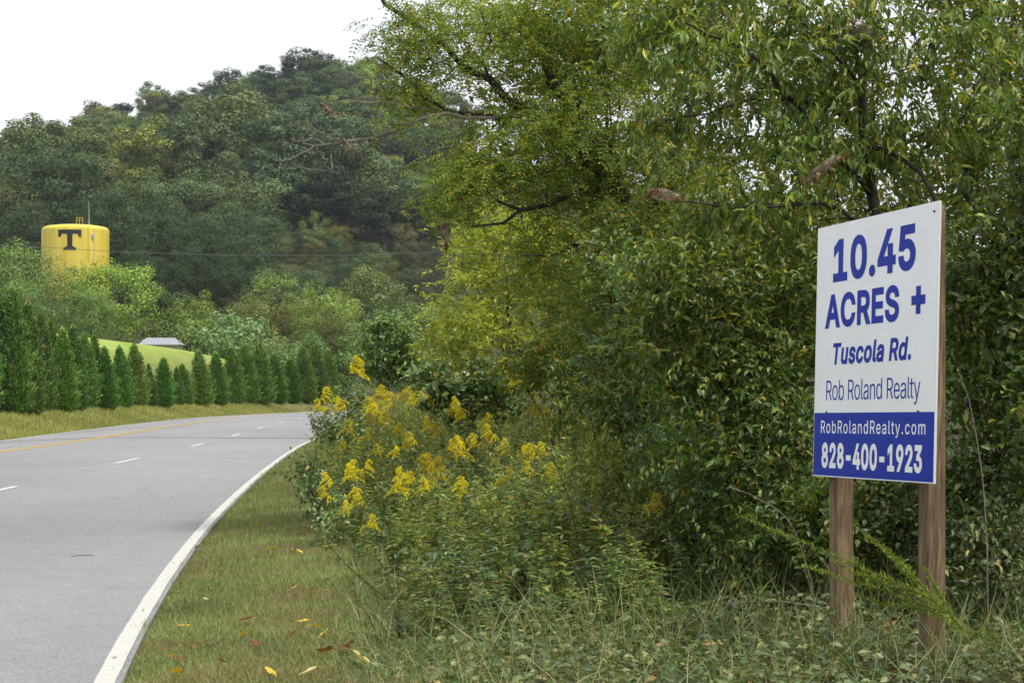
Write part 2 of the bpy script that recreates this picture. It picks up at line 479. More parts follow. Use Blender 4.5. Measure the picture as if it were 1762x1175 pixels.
def mat_wood():
    m, n, l, out = new_mat('weathered_pine')
    tc = n.new('ShaderNodeTexCoord'); mp = n.new('ShaderNodeMapping'); mp.inputs['Scale'].default_value = (1, 1, .07)
    l.new(tc.outputs['Object'], mp.inputs['Vector'])
    wob = n.new('ShaderNodeTexNoise'); wob.inputs['Scale'].default_value = 3.0; l.new(tc.outputs['Object'], wob.inputs['Vector'])
    add = n.new('ShaderNodeVectorMath'); add.operation = 'MULTIPLY_ADD'; add.inputs[1].default_value = (.03, .03, .0)
    l.new(wob.outputs['Color'], add.inputs[0]); l.new(mp.outputs[0], add.inputs[2])
    no = n.new('ShaderNodeTexNoise'); no.inputs['Scale'].default_value = 75; no.inputs['Detail'].default_value = 4
    l.new(add.outputs[0], no.inputs['Vector'])
    r = ramp(n, [(.3, (.085, .056, .032)), (.5, (.165, .112, .064)), (.72, (.28, .205, .125))], no.outputs['Fac'], l)
    kn = n.new('ShaderNodeTexVoronoi'); kn.inputs['Scale'].default_value = 4.2; kmp = n.new('ShaderNodeMapping'); kmp.inputs['Scale'].default_value = (1.6, 1.6, .62)
    l.new(tc.outputs['Object'], kmp.inputs['Vector']); l.new(kmp.outputs[0], kn.inputs['Vector'])
    kr = ramp(n, [(0, (.28, .22, .18)), (.10, (.45, .38, .33)), (.16, (1, 1, 1))], kn.outputs['Distance'], l)
    st = n.new('ShaderNodeTexNoise'); st.inputs['Scale'].default_value = 2.2; l.new(tc.outputs['Object'], st.inputs['Vector'])
    sr = ramp(n, [(.35, (.7, .68, .66)), (.62, (1.1, 1.08, 1.05))], st.outputs['Fac'], l)
    c = r.outputs['Color']
    for q in (kr, sr):
        x = n.new('ShaderNodeMix'); x.data_type = 'RGBA'; x.blend_type = 'MULTIPLY'; x.inputs[0].default_value = .85
        l.new(c, x.inputs[6]); l.new(q.outputs['Color'], x.inputs[7]); c = x.outputs[2]
    b = n.new('ShaderNodeBsdfPrincipled'); b.inputs['Roughness'].default_value = .8; b.inputs['Specular IOR Level'].default_value = .25
    l.new(c, b.inputs['Base Color'])
    bp = n.new('ShaderNodeBump'); bp.inputs['Strength'].default_value = .35; bp.inputs['Distance'].default_value = .003
    l.new(no.outputs['Fac'], bp.inputs['Height']); l.new(bp.outputs[0], b.inputs['Normal'])
    l.new(b.outputs[0], out.inputs['Surface'])
    return m

def mat_board(name, col, rough=.42, spec=.4):
    """Printed fluted plastic: faint horizontal flutes."""
    m, n, l, out = new_mat(name)
    tc = n.new('ShaderNodeTexCoord')
    wv = n.new('ShaderNodeTexWave'); wv.bands_direction = 'Z'; wv.inputs['Scale'].default_value = 33; wv.inputs['Distortion'].default_value = .15
    l.new(tc.outputs['Object'], wv.inputs['Vector'])
    no = n.new('ShaderNodeTexNoise'); no.inputs['Scale'].default_value = 3; no.inputs['Detail'].default_value = 6; l.new(tc.outputs['Object'], no.inputs['Vector'])
    r = ramp(n, [(.3, tuple(x * .93 for x in col)), (.65, col)], no.outputs['Fac'], l)
    r2 = ramp(n, [(.0, (.965, .965, .97)), (.5, (1, 1, 1))], wv.outputs['Fac'], l)
    x = n.new('ShaderNodeMix'); x.data_type = 'RGBA'; x.blend_type = 'MULTIPLY'; x.inputs[0].default_value = .7
    l.new(r.outputs[0], x.inputs[6]); l.new(r2.outputs[0], x.inputs[7])
    b = n.new('ShaderNodeBsdfPrincipled'); b.inputs['Roughness'].default_value = rough; b.inputs['Specular IOR Level'].default_value = spec
    l.new(x.outputs[2], b.inputs['Base Color'])
    bp = n.new('ShaderNodeBump'); bp.inputs['Strength'].default_value = .10; bp.inputs['Distance'].default_value = .001
    l.new(wv.outputs['Fac'], bp.inputs['Height']); l.new(bp.outputs[0], b.inputs['Normal'])
    l.new(b.outputs[0], out.inputs['Surface'])
    return m

M = {}
M['ground'] = mat_ground()
M['asphalt'] = mat_asphalt()
M['white_line'] = mat_paint('white_road_paint', (.52, .51, .47), (.27, .26, .25), .52)
M['yellow_line'] = mat_paint('yellow_road_paint', (.56, .38, .12), (.30, .28, .21), .58)
M['tar'] = mat_plain('tar_seam', (.075, .075, .08), .8)
M['bark'] = mat_noise('dark_bark', (.020, .016, .012), (.062, .050, .038), 14, .9, bump=.6, bump_scale=40, stretch=(1, 1, .25))
M['bark_grey'] = mat_noise('grey_bark', (.07, .06, .05), (.16, .145, .125), 9, .9, bump=.4, bump_scale=30, stretch=(1, 1, .25))
M['twig_grey'] = mat_noise('bare_grey_twig', (.13, .11, .09), (.26, .23, .19), 9, .9)
M['stem'] = mat_noise('weed_stem', (.07, .075, .025), (.15, .11, .05), 6, .8)
M['far_leaf'] = mat_leaf('far_crown_leaves', [(0, (.034, .051, .021)), (.5, (.057, .079, .030)), (1, (.098, .118, .047))], .6, .22, .3, True, .5, .22)
M['cedar'] = mat_leaf('evergreen_sprays', [(0, (.030, .064, .014)), (.55, (.066, .118, .026)), (1, (.150, .190, .055))], .6, .15, .3, True, .5, .5)
M['locust'] = mat_leaf('pinnate_leaves', [(0, (.052, .090, .016)), (.6, (.090, .138, .024)), (.9, (.145, .175, .030)), (.96, (.34, .25, .03)), (1, (.30, .16, .03))], .5, .42, .35, gain=1.8)
M['cherry'] = mat_leaf('drooping_leaves', [(0, (.032, .062, .012)), (.5, (.070, .110, .018)), (.90, (.118, .152, .024)), (.975, (.24, .23, .03)), (1, (.30, .18, .03))], .42, .34, .5, gain=1.7)
M['broad'] = mat_leaf('broad_thicket_leaves', [(0, (.026, .052, .012)), (.55, (.056, .094, .018)), (.92, (.095, .136, .024)), (.98, (.20, .20, .03)), (1, (.26, .13, .03))], .42, .32, .5, gain=1.65)
M['back'] = mat_leaf('backdrop_leaves', [(0, (.035, .055, .012)), (.6, (.070, .092, .018)), (.93, (.115, .12, .022)), (1, (.26, .17, .03))], .5, .42, .35, gain=1.75)
M['yellowtree'] = mat_leaf('yellow_green_leaves', [(0, (.11, .145, .024)), (.55, (.18, .215, .038)), (.9, (.26, .265, .06)), (1, (.36, .31, .05))], .55, .45, .3, gain=1.95)
M['bush'] = mat_leaf('bush_leaves', [(0, (.030, .060, .016)), (.6, (.065, .105, .026)), (1, (.14, .165, .05))], .42, .28, .45, gain=2.3)
M['weed'] = mat_leaf('weed_leaves', [(0, (.055, .085, .020)), (.55, (.105, .140, .030)), (.88, (.155, .170, .040)), (.95, (.22, .18, .06)), (1, (.16, .085, .03))], .5, .35, .4, gain=1.9)
M['vine'] = mat_leaf('vine_leaves', [(0, (.030, .062, .020)), (.55, (.060, .098, .032)), (.93, (.10, .135, .045)), (1, (.26, .22, .04))], .38, .28, .5, gain=1.9)
M['cover'] = mat_leaf('ground_cover_leaves', [(0, (.030, .050, .016)), (.6, (.066, .092, .030)), (.9, (.115, .140, .050)), (.97, (.20, .18, .07)), (1, (.18, .10, .04))], .5, .25, .5, gain=1.7)
M['flower'] = mat_leaf('goldenrod_florets', [(0, (.42, .34, .006)), (.6, (.56, .48, .012)), (1, (.64, .57, .04))], .7, .25, .2, True, .3, 3, (1.1, 1, .6))
M['grass'] = mat_leaf('grass_blades', [(0, (.062, .105, .030)), (.5, (.104, .146, .048)), (.8, (.155, .172, .072)), (1, (.28, .24, .12))], .6, .3, .25, False, .7, .9, gain=1.5, dry=((.25, .20, .105), 1.1))
M['straw'] = mat_leaf('straw_blades', [(0, (.055, .095, .03)), (.55, (.10, .14, .05)), (.8, (.19, .19, .09)), (1, (.36, .31, .18))], .65, .3, .25)
M['fennel'] = mat_leaf('feathery_fennel', [(0, (.11, .18, .022)), (.6, (.19, .27, .04)), (1, (.30, .34, .07))], .55, .35, .25)
M['dead_y'] = mat_leaf('yellow_fallen_leaf', [(0, (.42, .27, .02)), (1, (.48, .33, .04))], .5, .2, .4, True)
M['nest'] = None

# ------------------------------------------------------------------ road path and terrain
D_PTS = np.array([(-4.6,-30),(-5.2,-8),(-5.65,6),(-6.25,14.5),(-6.95,22),(-7.3,27.3),(-7.95,39.3),(-8.55,51),(-9.4,64),(-10.2,76),(-10.9,89),
                  (-11.45,105),(-11.6,122),(-10.5,140),(-7.3,158),(-1,176),(9,191),(24,205),(60,225)], float)
def catmull(P, per=14):
    out = []
    Q = np.vstack([2 * P[0] - P[1], P, 2 * P[-1] - P[-2]])
    for i in range(1, len(Q) - 2):
        t = np.linspace(0, 1, per, endpoint=False)[:, None]
        p0, p1, p2, p3 = Q[i - 1], Q[i], Q[i + 1], Q[i + 2]
        out.append(.5 * ((2 * p1) + (-p0 + p2) * t + (2 * p0 - 5 * p1 + 4 * p2 - p3) * t ** 2 + (-p0 + 3 * p1 - 3 * p2 + p3) * t ** 3))
    return np.vstack(out + [P[-1:]])
PATH = catmull(D_PTS)
for _ in range(3):
    PATH[1:-1] = (PATH[:-2] + 2 * PATH[1:-1] + PATH[2:]) / 4
TAN = unit(np.gradient(PATH, axis=0)); NOR = np.stack([TAN[:, 1], -TAN[:, 0]], 1)      # to the right of travel
S_ALONG = np.concatenate([[0], np.cumsum(np.linalg.norm(np.diff(PATH, axis=0), axis=1))])
_y = np.clip(PATH[:, 1], 7, 75)
_xr = .449 - .01783 * _y - .7406 * np.sqrt(_y) + (PATH[:, 1] < 7) * (7 - PATH[:, 1]) * .157      # pavement edge as a smooth curve
_k = sstep(46, 74, PATH[:, 1])
OFF_R = (1 - _k) * ((_xr - PATH[:, 0]) * NOR[:, 0] - .11) + _k * 3.0
OFF_Y = np.full(len(PATH), -3.85); OFF_L = np.full(len(PATH), -7.45)
RISE = np.interp(PATH[:, 1], [0, 58, 80, 105, 150, 300], [0, 0, .05, .13, .12, 0])
def road_z(off, i):
    """Height of the road surface at a lateral offset: a crown at the yellow line."""
    return RISE[i] + np.interp(off, [-7.6, -3.85, 0, 4], [-.12, .05, .03, 0.0])

def lateral(X, Y):
    X = np.asarray(X, float); Y = np.asarray(Y, float)
    sh = X.shape; X = X.ravel(); Y = Y.ravel()
    idx = np.empty(len(X), int)
    for a in range(0, len(X), 20000):
        b = slice(a, a + 20000)
        idx[b] = np.argmin((X[b, None] - PATH[None, :, 0]) ** 2 + (Y[b, None] - PATH[None, :, 1]) ** 2, axis=1)
    off = (X - PATH[idx, 0]) * NOR[idx, 0] + (Y - PATH[idx, 1]) * NOR[idx, 1]
    return off.reshape(sh), idx.reshape(sh)

def terrain(X, Y):
    X = np.asarray(X, float); Y = np.asarray(Y, float)
    off, i = lateral(X, Y)
    rz = road_z(np.clip(off, -7.6, 4), i)
    dl = -off - 7.45; dr = off - OFF_R[i]
    near = rz - .045
    right = RISE[i] - .03 + .05 * sstep(0, 1.2, dr) + .19 * sstep(.6, 4.5, dr) + .5 * sstep(6, 30, dr)
    left = rz - .06 + .70 * sstep(.2, 3.6, dl)
    Xe = np.clip(X, -75, 30)
    mead = sstep(96, 172, Y + .0 * X) * np.clip(3.75 + .128 * (-21 - Xe), .4, 11)
    left = left + mead * sstep(4, 20, dl)
    z = np.where(dr > 0, right, np.where(dl > 0, left, near))
    crest = sstep(172, 200, Y) * -1.6 * sstep(-8, -20, X)
    z = z + crest
    ridge = np.interp(X, [-420, -300, -195, -165, -140, -120, -95, -60, -30, 25, 100, 200, 420], [44, 57, 69, 76, 87, 92, 98, 102, 98, 82, 62, 46, 30])
    t = np.clip((Y - 200) / 500, 0, 1)
    hill = ridge * t ** 1.8
    back = sstep(700, 1150, Y) * ridge * .7
    lump = 2.2 * np.sin(X * .045 + Y * .021) * np.sin(Y * .033 - X * .017) * sstep(230, 330, Y)
    return z + hill - back + lump

def gz(x, y):
    return float(terrain(np.array([x]), np.array([y]))[0])

# the ground: one sheet
rows = np.concatenate([np.linspace(-25, 4, 12), np.linspace(5, 60, 130), np.linspace(61, 230, 120), np.geomspace(234, 1350, 80)])
u = np.linspace(-1, 1, 181)
u = np.sign(u) * (0.35 * np.abs(u) + .65 * np.abs(u) ** 2.2)
GX = u[None] * (28 + .8 * np.abs(rows))[:, None]; GY = np.repeat(rows[:, None], len(u), 1)
GZ = terrain(GX, GY)
nr, ncol = GX.shape
ii = (np.arange(nr - 1)[:, None] * ncol + np.arange(ncol - 1)[None]).ravel()
ground = mesh_np('ground', np.stack([GX, GY, GZ], -1).reshape(-1, 3), [np.stack([ii, ii + 1, ii + ncol + 1, ii + ncol], -1)], M['ground'], smooth=True)
tag(ground, 'grassy verges, meadow and wooded hillside', kind='structure')
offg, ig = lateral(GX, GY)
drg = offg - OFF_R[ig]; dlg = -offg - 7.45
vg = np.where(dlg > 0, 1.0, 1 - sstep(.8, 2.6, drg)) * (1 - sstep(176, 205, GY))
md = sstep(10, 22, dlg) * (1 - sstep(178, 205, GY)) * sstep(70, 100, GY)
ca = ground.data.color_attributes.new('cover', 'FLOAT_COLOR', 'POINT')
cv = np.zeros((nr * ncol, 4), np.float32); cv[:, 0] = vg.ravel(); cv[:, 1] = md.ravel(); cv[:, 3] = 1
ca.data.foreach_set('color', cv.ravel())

# the road
offs_n = 9
RV = []
for k in range(offs_n):
    f = k / (offs_n - 1)
    o = OFF_L * (1 - f) + (OFF_R + .14) * f - .12 * (1 - f)
    RV.append(np.stack([PATH[:, 0] + NOR[:, 0] * o, PATH[:, 1] + NOR[:, 1] * o, road_z(o, np.arange(len(PATH)))], -1))
RV = np.array(RV)                       # (k, n, 3)
lowL = RV[0].copy(); lowL[:, 2] -= .25; lowR = RV[-1].copy(); lowR[:, 2] -= .25
AV = np.concatenate([lowL[None], RV, lowR[None]])
kk, nn = AV.shape[:2]
q = (np.arange(kk - 1)[:, None] * nn + np.arange(nn - 1)[None]).ravel()
road = mesh_np('road', AV.reshape(-1, 3), [np.stack([q, q + nn, q + nn + 1, q + 1], -1)], M['asphalt'])
tag(road, 'pale grey asphalt road curving away past the evergreens', kind='structure')

def strip(name, s0, s1, off, half, mat, lift=.005, n=None, wob=0.0, rng=RNG):
    """A painted line that follows the road from distance s0 to s1."""
    m = n or max(2, int((s1 - s0) / 1.0))
    s = np.linspace(s0, s1, m)
    px_, py_ = np.interp(s, S_ALONG, PATH[:, 0]), np.interp(s, S_ALONG, PATH[:, 1])
    nx, ny = np.interp(s, S_ALONG, NOR[:, 0]), np.interp(s, S_ALONG, NOR[:, 1])
    o = np.interp(s, S_ALONG, off)
    idx = np.interp(s, S_ALONG, np.arange(len(PATH)))
    rise = np.interp(s, S_ALONG, RISE)
    V = []
    for sg in (-1, 1):
        oo = o + sg * half + (rng.normal(size=m) * wob)
        V.append(np.stack([px_ + nx * oo, py_ + ny * oo, rise + np.interp(oo, [-7.6, -3.85, 0, 4], [-.12, .05, .03, 0.0]) + lift], -1))
    V = np.concatenate(V); i = np.arange(m - 1)
    return mesh_np(name, V, [np.stack([i, i + m, i + m + 1, i + 1], -1)], mat, road)

S0 = float(np.interp(3, PATH[:, 1], S_ALONG)); S1 = S_ALONG[-1] - 5
strip('edge_line', S0, S1, OFF_R + .06, .05, M['white_line'], n=700, wob=.002)
strip('edge_line', S0, S1, OFF_L + .1, .07, M['white_line'], n=300)
strip('centre_line', S0, S1, OFF_Y - .11, .06, M['yellow_line'], n=300)
strip('centre_line', S0, S1, OFF_Y + .11, .06, M['yellow_line'], n=300)
s_first = float(np.interp(27.3, PATH[:, 1], S_ALONG))
for k in range(-1, 12):
    e = s_first + k * 12.2
    strip('lane_dash', e - 3.05, e, np.zeros(len(PATH)), .06, M['white_line'])
s_seam = float(np.interp(58.5, PATH[:, 1], S_ALONG))
i0 = int(np.argmin(abs(S_ALONG - s_seam)))
ov = np.linspace(-7.3, 2.7, 40); wv_ = np.cumsum(RNG.normal(size=40)) * .03
SV = [np.stack([PATH[i0, 0] + NOR[i0, 0] * ov + TAN[i0, 0] * (wv_ + d), PATH[i0, 1] + NOR[i0, 1] * ov + TAN[i0, 1] * (wv_ + d), road_z(ov, np.full(40, i0)) + .004], -1) for d in (-.16, .16)]
i = np.arange(39); mesh_np('tar_seam', np.concatenate(SV), [np.stack([i, i + 1, i + 41, i + 40], -1)], M['tar'], road)

# ------------------------------------------------------------------ far trees: a few kinds, many copies
def far_proto(name, h, rx, bare, clumps, per, leaf, seed, top=1.0, cone=0.0, k=5, trunk_r=.25, bark='bark_grey', hollow=.5):
    """Trunk with limbs and a crown of leaf clumps; base at the origin."""
    rng = np.random.default_rng(seed)
    ch = h * (1 - bare)
    n = clumps
    d = rand_unit(n, rng); r = (hollow ** 3 + (1 - hollow ** 3) * rng.random(n)) ** (1 / 3)
    P = d * r[:, None]
    zz = (P[:, 2] + 1) / 2
    wid = np.where(zz > .5, 1, .75 + .5 * zz) * (1 - cone * zz)
    lob = 1 + .22 * np.sin(3 * np.arctan2(P[:, 1], P[:, 0]) + seed) * (1 - zz)
    tips = np.stack([P[:, 0] * rx * wid * lob, P[:, 1] * rx * wid * lob, h * bare + ch * zz ** top], -1)
    trunk = np.array([[0, 0, -.6], [.1 * rng.normal(), .1 * rng.normal(), h * bare * .6], [.25 * rng.normal(), .25 * rng.normal(), h * bare + ch * .25], [.4 * rng.normal(), .4 * rng.normal(), h * .8]])
    pos, par, tip = grow([trunk], tips, rng, w=.5, step=h * .09, jit=h * .008)
    V, f = tubes(pos, par, h * .0016, .5, 4, trunk_r)
    root = thing(name, 'x', 'tree')
    mesh_np('trunk', V, [f], M[bark], root)
    Lv = Leaves()
    cs = rx * rng.uniform(.20, .40, n)
    N = n * per
    dd = rand_unit(N, rng)
    cen = np.repeat(tips, per, 0)
    rr = np.repeat(cs, per) * (.45 + .55 * rng.random(N) ** .4)
    pp = cen + dd * rr[:, None] * np.array([1, 1, .72])
    out = unit(dd + .45 * np.array([0, 0, 1.0]) + .5 * np.repeat(d, per, 0) + rng.normal(size=(N, 3)) * .32)
    tang = unit(np.cross(out, rand_unit(N, rng)))
    s = leaf * rng.uniform(.6, 1.3, N)
    Lv.add(pp - tang * (s / 2)[:, None], tang, out, s, s * .62)
    Lv.build('crown', M['far_leaf'], root)
    root['h'] = h
    return root

PROTO = {
    'tall': [far_proto('hillside_tree', 19, 5.4, .30, 52, 150, .48, 11 + i, trunk_r=.26) for i in range(4)],
    'round': [far_proto('round_tree', 10, 4.6, .10, 60, 170, .23, 31 + i, trunk_r=.2) for i in range(3)],
    'full': [far_proto('broad_tree', 20, 7.2, .12, 80, 170, .42, 41 + i, trunk_r=.4, bark='bark') for i in range(3)],
    'small': [far_proto('small_tree', 7, 2.9, .14, 38, 100, .23, 51 + i, cone=.2, trunk_r=.12) for i in range(4)],
    'airy': [far_proto('airy_tree', 12, 3.6, .26, 42, 80, .24, 61 + i, trunk_r=.13, hollow=.6) for i in range(2)],
    'shrub': [far_proto('shrub', 3.4, 2.3, .03, 32, 90, .19, 71 + i, trunk_r=.06) for i in range(3)],
}
USED = set()
def place(kind, X, Y, h, label, cat, group=None, col=(1, 1, 1), wide=1.0, seed=None, name=None, sink=0.0):
    rng = RNG if seed is None else np.random.default_rng(seed)
    ps = PROTO[kind]; p = ps[int(rng.integers(len(ps)))]
    if p.name in USED:
        o = copy_tree(p)
    else:
        o = p; USED.add(p.name)
    if name:
        o.name = name
    for key in ('label', 'category', 'group'):
        if key in o: del o[key]
    tag(o, label, cat, group)
    s = h / p['h']
    o.location = (X, Y, gz(X, Y) - sink)
    o.scale = (s * wide, s * wide, s)
    o.rotation_euler = (0, 0, rng.uniform(0, 6.28))
    for ch in o.children:
        ch.color = (*col, 1)
    return o

def place_px(kind, x, ytop, Y, label, cat, **kw):
    """A tree whose top shows at picture point (x, ytop), standing at distance Y."""
    p = at(x, ytop, Y)
    return place(kind, p[0], Y, max(p[2] - gz(p[0], Y), 1.0), label, cat, **kw)

def tone(rng, base, v=.22):
    k = 1 + v * rng.normal() * .6
    return tuple(float(np.clip(b * k * (1 + .1 * rng.normal()), .25, 4)) for b in base)

# the wooded hill: first the far ridge as individuals that show largest, then the rest as one mass
rng = np.random.default_rng(5)
cand = []
for Yr in np.arange(452, 735, 13.5):
    half_l = -.305 * Yr - 8; half_r = -.034 * Yr
    for Xc in np.arange(half_l, half_r, 12.6):
        cand.append((Xc + rng.uniform(-5, 5), Yr + rng.uniform(-5.5, 5.5)))
cand = np.array(cand)
order = np.argsort(cand[:, 1])
GREENS = [((.72, .88, .85), 'dark green'), ((.55, .74, .80), 'deep bluish green'), ((1.2, 1.22, .95), 'mid green'), ((2.0, 1.75, 1.05), 'light olive green'), ((1.35, 1.4, 1.45), 'grey green')]
def WHERE(X, Y):
    x = CX + X * F_PX / Y
    row = 'at the forest edge' if Y < 485 else 'low in the forest' if Y < 530 else 'halfway up the hill' if Y < 590 else 'high on the hill' if Y < 650 else 'near the ridge'
    col = next(t for lim, t in [(0, 'past the left edge'), (75, 'left of the tank'), (185, 'above the tank'), (260, 'above the yellow green tree'), (330, 'above the shed'), (420, 'left of the hilltop'), (500, 'under the hilltop, left part'), (570, 'under the hilltop, right part'), (640, 'beyond the bare limb'), (9999, 'beside the feathery tree')] if x < lim)
    return f'{row}, {col}'
mass = []
for n_, ci in enumerate(order):
    Xc, Yc = cand[ci]
    g = int(rng.choice(5, p=[.30, .20, .25, .12, .13]))
    if n_ < 270:
        hh_ = rng.uniform(14, 23)
        place('tall', Xc, Yc, hh_, f'{"tall" if hh_ > 19.6 else "low" if hh_ < 16.8 else "mid sized"} {GREENS[g][1]} tree {WHERE(Xc, Yc)}', 'tree', group='broadleaf trees of the wooded hill', col=tone(rng, GREENS[g][0], .6), wide=rng.uniform(1.0, 1.55))
    else:
        mass.append((Xc, Yc, rng.uniform(13, 19), rng.uniform(.95, 1.3)))
if mass:
    MV, MF, mo = [], [], 0
    src = []
    for p in PROTO['tall']:
        cr = [c for c in p.children if c.name.startswith('crown')][0].data
        v = np.empty(len(cr.vertices) * 3, np.float32); cr.vertices.foreach_get('co', v)
        lp = np.empty(len(cr.loops), np.int32); cr.loops.foreach_get('vertex_index', lp)
        v = v.reshape(-1, 12 // 3 * 1, 3)[::6]      # every sixth leaf, larger
        src.append(v)
    for (Xc, Yc, h, wd) in mass:
        v = src[int(rng.integers(len(src)))]
        s = h / 19; a = rng.uniform(0, 6.28); ca_, sa = math.cos(a), math.sin(a)
        cen = v.mean(axis=1, keepdims=True); v = cen + (v - cen) * 2.4
        w = v.reshape(-1, 3)
        w2 = np.stack([(w[:, 0] * ca_ - w[:, 1] * sa) * s * wd + Xc, (w[:, 0] * sa + w[:, 1] * ca_) * s * wd + Yc, w[:, 2] * s + gz(Xc, Yc)], -1)
        MV.append(w2)
    MV = np.concatenate(MV); nl = len(MV) // 4
    b = np.arange(nl)[:, None] * 4
    hw = mesh_np('ridge_forest', MV, [np.concatenate([b + np.array([[0, 2, 1]]), b + np.array([[0, 3, 2]])])], M['far_leaf'])
    tag(hw, 'distant tree canopy along the ridge of the hill', 'forest', kind='stuff')
    hw.color = (.95, 1.05, 1.05, 1)

# lower slope: shrubs and light young trees right of the tank, as far as the forest edge
LIGHT = [((2.2, 1.95, 1.1), 'yellow green'), ((1.45, 1.45, 1.05), 'fresh green'), ((1.2, 1.25, 1.35), 'grey green'), ((.85, .95, .85), 'dark green'), ((1.8, 1.5, 1.0), 'brownish')]
for Yr in np.arange(238, 452, 10.8):
    xl = at(430 + (Yr - 238) * .25, 0, Yr)[0]; xr = at(800, 0, Yr)[0]
    for Xc in np.arange(xl, xr, 7.6):
        g = int(rng.choice(5, p=[.22, .27, .2, .19, .12]))
        kind = ['small', 'round', 'shrub', 'airy'][int(rng.choice(4, p=[.42, .2, .28, .10]))]
        h = dict(small=rng.uniform(5, 9.5), round=rng.uniform(6, 10), shrub=rng.uniform(3, 5), airy=rng.uniform(8, 12))[kind]
        Yc = Yr + rng.uniform(-5, 5)
        place(kind, Xc + rng.uniform(-3.5, 3.5), Yc, h, f'{LIGHT[g][1]} {dict(shrub="shrub", small="bushy young tree", round="round young tree", airy="thin young tree")[kind]} {"below the forest edge" if Yc > 390 else "far up the scrub slope" if Yc > 335 else "midway up the scrub slope" if Yc > 285 else "just past the meadow"}, {next(t for lim, t in [(300, "right of the tank"), (400, "above the shed"), (470, "by the olive tree"), (560, "above the domed tree"), (650, "above the dark bush"), (9999, "beside the yellow tree")] if CX + Xc * F_PX / Yc < lim)}',
              'shrub' if kind == 'shrub' else 'tree', group='scrub on the lower slope', col=tone(rng, tuple(.72 * c_ for c_ in LIGHT[g][0]), .5), wide=rng.uniform(.95, 1.3))

# dark broad trees behind and beside the tank
k = 0
for (x, yt, Y, w, col, lab) in [
    (90, 232, 392, 1.12, (.74, .90, .80), 'massive dark green tree with a wide domed crown, behind the yellow tank'),
    (250, 290, 372, 1.0, (1.15, 1.25, 1.1), 'grey green broad tree, first of the dark row right of the tank'),
    (330, 285, 380, 1.05, (1.2, 1.3, 1.2), 'tall grey green broad tree in the middle of the dark row'),
    (410, 292, 376, 1.05, (1.25, 1.3, 1.2), 'grey green broad tree at the right end of the dark row'),
    (205, 318, 358, .9, (.75, .9, .8), 'dark broad tree just behind the whip antenna'),
    (290, 340, 350, .95, (.74, .90, .80), 'dark tree in front of the grey green row'),
    (375, 345, 352, .95, (.9, 1.05, .95), 'dark tree with bare lower trunk in front of the grey green row'),
    (440, 352, 348, .85, (.7, .85, .78), 'dark tree above the olive tree on the slope'),
    (15, 300, 380, .95, (1.25, 1.15, .85), 'brownish green tree at the far left edge, behind the tank'),
    (165, 350, 372, .9, (.55, .7, .66), 'dark shaded tree directly behind the tank'),
    (-40, 250, 410, 1.1, (.9, 1.0, .9), 'green tree cut by the left edge of the picture'),
    (230, 420, 330, .8, (.6, .75, .7), 'low dark tree right of the tank, under the row'),  # low, shadowy and second-line trees: wood shade put into the leaf colour
    (320, 415, 330, .8, (.58, .72, .68), 'low dark tree above the brownish shrubs'),
    (400, 425, 325, .8, (.58, .72, .68), 'low dark tree left of the olive tree'),
    (215, 455, 300, .8, (.5, .62, .58), 'shadowy low tree behind the brownish bushes, left one'),
    (262, 440, 306, .85, (.48, .6, .56), 'shadowy low tree behind the brownish bushes, middle one'),
    (306, 448, 300, .85, (.5, .62, .58), 'shadowy low tree behind the brownish bushes, right one'),
    (350, 438, 306, .85, (.46, .58, .54), 'shadowy low tree above the pointed young tree'),
    (392, 446, 300, .8, (.5, .62, .58), 'shadowy low tree above the silvery bush'),
    (428, 455, 296, .7, (.52, .64, .6), 'shadowy low tree left of the airy olive tree'),
    (275, 365, 340, .9, (.6, .75, .7), 'dark tree in the second line of the row, left one'),
    (350, 372, 338, .9, (.58, .72, .68), 'dark tree in the second line of the row, middle one'),
    (415, 380, 336, .85, (.74, .90, .80), 'dark tree in the second line of the row, right one'),
    (40, 345, 372, .9, (.6, .74, .7), 'dark tree filling the gap left of the tank')]:
    place_px('full', x, yt, Y, lab, 'tree', group='broad trees around the tank', col=col, wide=w, seed=200 + k); k += 1
for (x, yt, Y, w, col, lab) in [
    (60, 195, 470, 1.15, (1.45, 1.4, 1.0), 'olive green tree above the massive dark tree'),
    (150, 205, 480, 1.15, (1.6, 1.5, 1.0), 'light olive tree right above the massive dark tree'),
    (262, 205, 450, 1.1, (2.5, 2.2, 1.0), 'yellow tinted airy tree standing out on the hill'),
    (340, 190, 450, 1.15, (1.05, 1.12, 1.05), 'tall grey green tree right of the yellow tinted tree'),
    (400, 150, 500, 1.25, (1.5, 1.45, 1.0), 'large light green tree high above the dark row'),
    (475, 195, 470, 1.1, (1.0, 1.15, 1.2), 'bluish green tree below the hilltop'),
    (550, 175, 480, 1.15, (1.05, 1.2, 1.2), 'bluish grey green tree under the hilltop, left of the silk nest'),
    (620, 200, 470, 1.1, (1.0, 1.12, 1.1), 'grey green tree beyond the silk nests')]:
    place_px('tall', x, yt, Y, lab, 'tree', group='picked out trees of the hill', col=col, wide=w, seed=240 + k); k += 1

